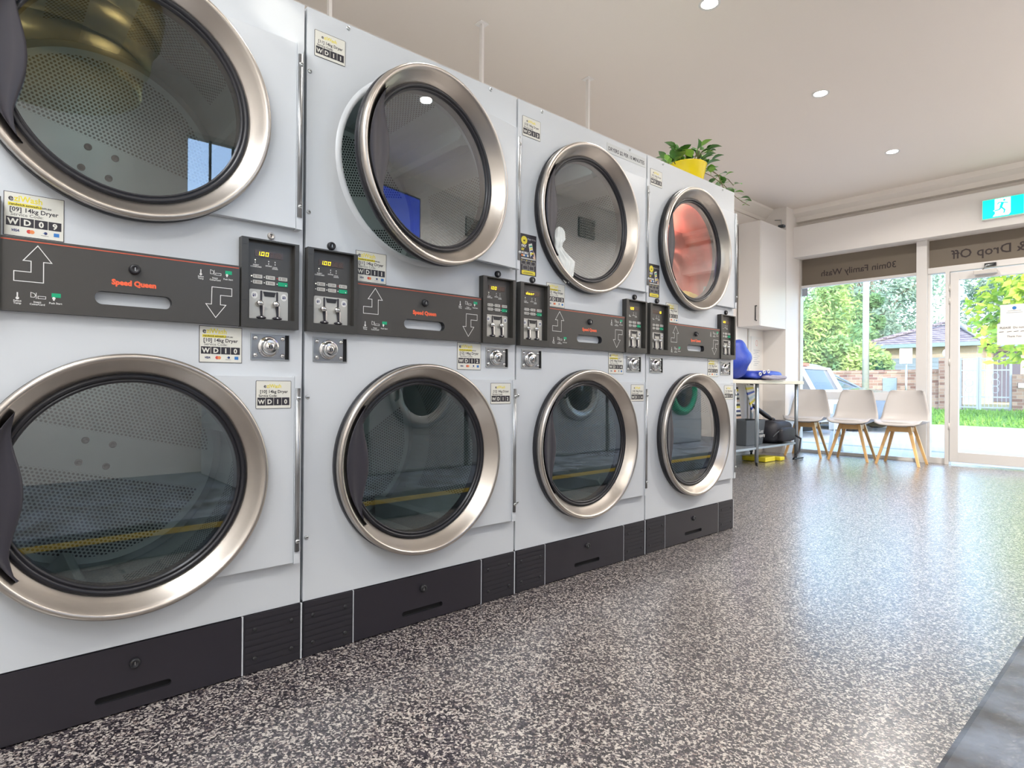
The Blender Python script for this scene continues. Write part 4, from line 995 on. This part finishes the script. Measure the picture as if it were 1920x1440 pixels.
# brick fence, its pillars, gate, mailbox
fe = empty('brick_fence', (-5, 19.6, .15), label='long mottled brick fence across the street, left of the gates', category='fence')
b = MB(); b.box(-11, 2.02, -.11, .11, 0, 1.06, M['brick']); b.box(-11, 2.02, -.13, .13, 1.06, 1.16, M['brick']); b.build('wall_panel', fe)
for x in (-8, -4.6, -1.9): b = MB(); b.box(x, x+.32, -.2, .16, 0, 1.12, M['brick']); b.build('pier', fe)
b = MB(); b.box(.62, .98, -.16, -.11, .50, .92, M['garage']); b.build('meter_box', fe, label='grey blue metal meter box')
gp = MB(); gp.box(-2.98, -2.52, 19.4, 19.85, .15, 1.62, M['brick']); gp = gp.build('gate_pillar', label='brick gate pillar with a white ball lamp on top', category='pillar')
b = MB(); b.ell((-2.80, 19.6, 1.76), (.14, .14, .14), M['sign'], 20, 12); b.build('ball_lamp', gp)
lp_ = MB(); lp_.box(-1.38, -.75, 19.4, 19.85, .15, 1.15, M['brick']); lp_ = lp_.build('gate_pillar', label='low brick pillar with a white letterbox right of the gates', category='pillar')
b = MB(); b.box(-1.25, -.98, 19.36, 19.40, .80, .92, M['sign']); b.build('letterbox', lp_)
gt = empty('driveway_gate', (0, 19.5, .2), label='pale wrought iron gates across the street between brick pillars', category='gate')
for x0, x1 in ((-2.50, -2.12), (-2.06, -1.42)):
    b = MB()
    for x in (x0, x1): b.box(x-.025, x+.025, -.025, .025, 0, 1.42, M['gate'])
    for z in (.05, .33, 1.05, 1.36): b.box(x0, x1, -.018, .018, z, z+.035, M['gate'])
    nb = max(3, int((x1-x0)/.09))
    for i in range(1, nb): x = x0+(x1-x0)*i/nb; b.box(x-.007, x+.007, -.008, .008, .05, 1.38, M['gate'])
    for i in range(3):
        cx, cz = (x0+x1)/2, .55+.18*i; b.tube([(cx+.09*math.cos(t*PI/8)*(1 if i % 2 else .8), 0, cz+.09*math.sin(t*PI/8)) for t in range(17)], .009, M['gate'], 6, caps=False)
    b.build('gate_leaf', gt)
# house
hs = empty('house', (0, 26, .2), label='cream brick bungalow with grey tiled hip roof across the street', category='house')
b = MB(); b.box(-6.9, -3.35, 0, 8, 0, 2.15, M['brickp']); b.build('wall', hs); b = MB(); b.box(-3.35, .8, 1.4, 8, 0, 2.15, M['brickp']); b.build('wall', hs)
b = MB()
def hip(x0, x1, y0, y1, z, h, rx0, rx1, ry):
    b.add([(x0, y0, z), (x1, y0, z), (x1, y1, z), (x0, y1, z), (rx0, ry, z+h), (rx1, ry, z+h)], [(0, 1, 5, 4), (1, 2, 5), (2, 3, 4, 5), (3, 0, 4)], M['tile'])
hip(-7.3, -3.0, -.45, 8.4, 2.2, 1.15, -4.75, -4.65, 3.6)
b.build('roof', hs)
b = MB(); hip(-5.2, 1.2, .95, 9, 2.2, 1.45, -2.7, -1.2, 4.4); b.build('roof', hs)
b = MB(); b.tube([(-4.72, 3.1, 3.37), (-3.0, -.45, 2.22)], .09, M['pole'], 8); b.tube([(-4.72, 3.1, 3.37), (-7.3, -.45, 2.22)], .07, M['tile'], 8); b.tube([(-2.7, 5.3, 3.68), (-5.1, 1, 2.3)], .06, M['tile'], 8); b.build('ridge_capping', hs)
b = MB(); b.box(-7.3, -3.0, -.55, -.45, 2.10, 2.24, M['gutter']); b.box(-3.0, 1.2, .85, .95, 2.10, 2.24, M['gutter']); b.build('gutter', hs)
b = MB(); b.box(-6.0, -4.25, -.06, 0, .1, 1.72, M['garage'])
for k in range(10): b.box(-6.0, -4.25, -.075, -.06, .2+.15*k, .22+.15*k, M['garage'])
b.build('garage_door', hs)
b = MB(); b.box(-3.1, -2.35, 1.34, 1.4, .1, 1.95, M['dark']); b.build('screen_door', hs); b = MB(); b.box(-2.0, -.9, 1.34, 1.4, .8, 1.8, M['carg']); b.build('house_window', hs)
# street furniture
b = MB(); b.tube([(-4.25, 17.6, .05), (-4.25, 17.6, 7.5)], .08, M['pole'], 14, taper=[.085, .07]); pw = b.build('power_pole', label='tall pale timber power pole behind the left tree', category='pole')
wr = MB()
for z, y in ((4.35, 17.4), (5.6, 17.4)): wr.tube([(-30, y, z+.3), (-4.3, y, z), (20, y, z+.5)], .018, M['bin'], 6)
wr.build('overhead_wire', label='thin overhead wires crossing above the street', category='wire')
b = MB(); b.tube([(-2.82, 15.9, -.03), (-2.82, 15.9, 1.72)], .022, M['steel'], 10); sp_ = b.build('parking_sign', label='small white and red parking sign on a post by the street', category='sign')
b = MB(); b.box(-2.95, -2.69, 15.86, 15.88, 1.36, 1.72, M['sign']); b.box(-2.92, -2.72, 15.852, 15.86, 1.42, 1.60, M['signr']); b.build('sign_plate', sp_)
def car(name, x, y, paint, label, rev=False, h=1.42, L=4.1):
    """side profile along x, nose towards +x unless rev"""
    t = empty(name, (x, y, -.15), label=label, category='car'); s = -1 if rev else 1
    pr = [(-L/2, .35), (-L/2+.02, .85), (-L/2+.25, h-.12), (-L/2+.5, h), (.35, h), (1.05, .92), (L/2-.1, .74), (L/2, .45), (L/2-.03, .28), (-L/2+.05, .28)]
    def loft(b, m, inset, pts, y0, y1):
        b.prism([(s*a, c) for a, c in pts], y0, y1, m, 'y')
    b = MB(); low = [(-L/2, .32), (-L/2+.02, .88), (1.02, .93), (L/2-.1, .76), (L/2, .45), (L/2-.03, .26), (-L/2+.05, .26)]
    loft(b, paint, 0, low, -.85, .85); loft(b, paint, 0, [(-L/2+.24, h-.09), (-L/2+.5, h), (.35, h), (.28, h-.06), (-L/2+.26, h-.13)], -.66, .66)
    for yy in (-.67, .63):
        for a, c in (((-L/2+.02, .88), (-L/2+.26, h-.08)), ((-.35, .88), (-.32, h-.03)), ((1.02, .9), (.33, h-.03))): 
            b.prism([(s*(a[0]-.04), a[1]), (s*(a[0]+.05), a[1]), (s*(c[0]+.05), c[1]), (s*(c[0]-.04), c[1])], yy, yy+.04, paint, 'y')
    b.build('body', t, bevel=.02)
    b = MB(); loft(b, M['carg'], 0, [(-L/2+.06, .88), (-L/2+.28, h-.12), (.30, h-.06), (.98, .91)], -.655, .655); b.build('window_glass', t)
    b = MB(); [b.box(s*(-L/2+.02)-.05, s*(-L/2+.02)+.05, yy, yy+.10, .50, .60, M['tail']) for yy in (-.84, .74)]; b.box(s*(-L/2+.30)-.06, s*(-L/2+.30)+.06, -.62, -.30, h-.07, h-.015, M['tail']); b.build('tail_light', t)
    for xx in (-L/2+.75, L/2-.8):
        for yy in (-.86, .66):
            T = Matrix.Translation((s*xx, yy, .31)) @ Matrix.Rotation(PI/2, 4, 'Z'); w = MB(); w.rev([(0, 0), (0, .2), (-.0, .31), (.2, .31), (.2, 0)], 0, 0, M['tyre'], 24, T=T); w.build('wheel', t)
    return t
car('hatchback_car', -4.97, 11.5, M['carw'], 'white car in the street, its rear and red tail light at the left window edge', rev=True, h=1.40)
car('sedan_car', -4.4, 14.0, M['carb'], 'steel blue car behind the white one, windscreen sloping down towards the fence', h=1.30, L=4.2)
# A frame sign on the footpath
b = MB(); Tt = Matrix.Translation((-1.33, 7.5, -.06))
b.prism([(-.22, 0), (-.18, 0), (.02, .62), (-.02, .62)], -.02, .02, M['steel'], 'x', T=Tt); b.prism([(.22, 0), (.18, 0), (-.02, .62), (.02, .62)], -.02, .02, M['steel'], 'x', T=Tt)
b.box(-.015, .015, -.12, .12, .2, .24, M['black'], T=Tt); b.box(-.03, .03, -.15, .15, .30, .50, M['sign'], T=Tt)
b.build('pavement_sign', label='folding metal sign stand on the footpath behind the chairs', category='sign')
# trees
def tree(name, x, y, zb, zt, rx, rz, m, n, leafs, label, seed, trunk=.15, grav=0, lean=0, clumps=22):
    t = empty(name, (x, y, zb), label=label, category='tree'); rnd = random.Random(seed); H_ = zt-zb; cz = H_-rz
    b = MB(); b.tube([(0, 0, -.1), (lean*.4, 0, cz*.6), (lean, 0, cz+rz*.4)], trunk, M['bark'], 10, taper=[trunk, trunk*.75, trunk*.3]); b.build('trunk', t)
    cs = []; bb = MB()
    for k in range(clumps):
        while True:
            p = Vector((rnd.uniform(-1, 1), rnd.uniform(-1, 1), rnd.uniform(-1, 1)))
            if p.length < 1: break
        c = Vector((lean+p.x*rx*.8, p.y*rx*.8, cz+p.z*rz*.85)); cs.append((c, rnd.uniform(.22, .42)*min(rx, rz)))
        bb.tube([(lean*.5, 0, cz*.55), tuple(c*.6+Vector((0, 0, cz*.35))), tuple(c)], trunk*.2, M['bark'], 6, taper=[trunk*.35, trunk*.2, trunk*.06])
    bb.build('branches', t)
    f = MB()
    for i in range(n):
        c, r = cs[i % len(cs)]
        d = Vector((rnd.gauss(0, 1), rnd.gauss(0, 1), rnd.gauss(0, 1))).normalized(); p = c+d*r*rnd.uniform(.55, 1.1); p.z -= grav*rnd.random()
        a = Vector((rnd.gauss(0, 1), rnd.gauss(0, 1), rnd.gauss(0, .6)-grav)).normalized(); q = a.orthogonal().normalized(); L, w = leafs[0]*rnd.uniform(.6, 1.3), leafs[1]*rnd.uniform(.6, 1.3)
        f.add([tuple(p-a*L/2), tuple(p+q*w/2), tuple(p+a*L/2), tuple(p-q*w/2)], [(0, 1, 2, 3)], m)
    f.build('foliage', t, bevel=-1)
tree('wattle_tree', -7.6, 21.5, .15, 5.3, 2.1, 2.3, M['f1'], 15000, (.22, .07), 'large feathery green tree behind the fence at the left of the window', 1, clumps=40)
tree('garden_shrub', -5.7, 20.9, .15, 2.9, 1.25, 1.2, M['f1'], 7000, (.16, .08), 'yellow green shrub in front of the tiled roof', 2, clumps=24)
tree('garden_shrub', -8.2, 21.6, .15, 2.5, 1.6, 1.2, M['f4'], 6000, (.16, .08), 'dense low green shrub behind the fence above the parked cars', 3, clumps=20)
tree('gum_tree', -10.5, 38, .2, 10.5, 4.2, 4.5, M['f2'], 13000, (.35, .12), 'tall grey green gum tree rising behind the bungalow', 4, clumps=40, trunk=.3)
tree('gum_tree', -5.0, 42, .2, 8.3, 3.6, 3.2, M['f2'], 9000, (.35, .12), 'lower grey green gum tree behind the roof ridge', 5, clumps=26, trunk=.25)
tree('gum_tree', -20.5, 38, .2, 9.5, 4.5, 4.2, M['f2'], 9000, (.35, .12), 'pale gum tree far left behind the feathery tree', 6, clumps=30, trunk=.3)
tree('conifer_tree', -9.4, 31.5, .2, 7.4, 1.5, 3.4, M['f4'], 8000, (.3, .10), 'dark narrow conifer beside the power pole', 7, clumps=24, trunk=.2)
tree('street_tree', .15, 15.4, -.05, 4.6, 1.75, 1.75, M['f3'], 5200, (.20, .13), 'bright lime green street tree at the right side of the shop door', 8, clumps=26, trunk=.09)
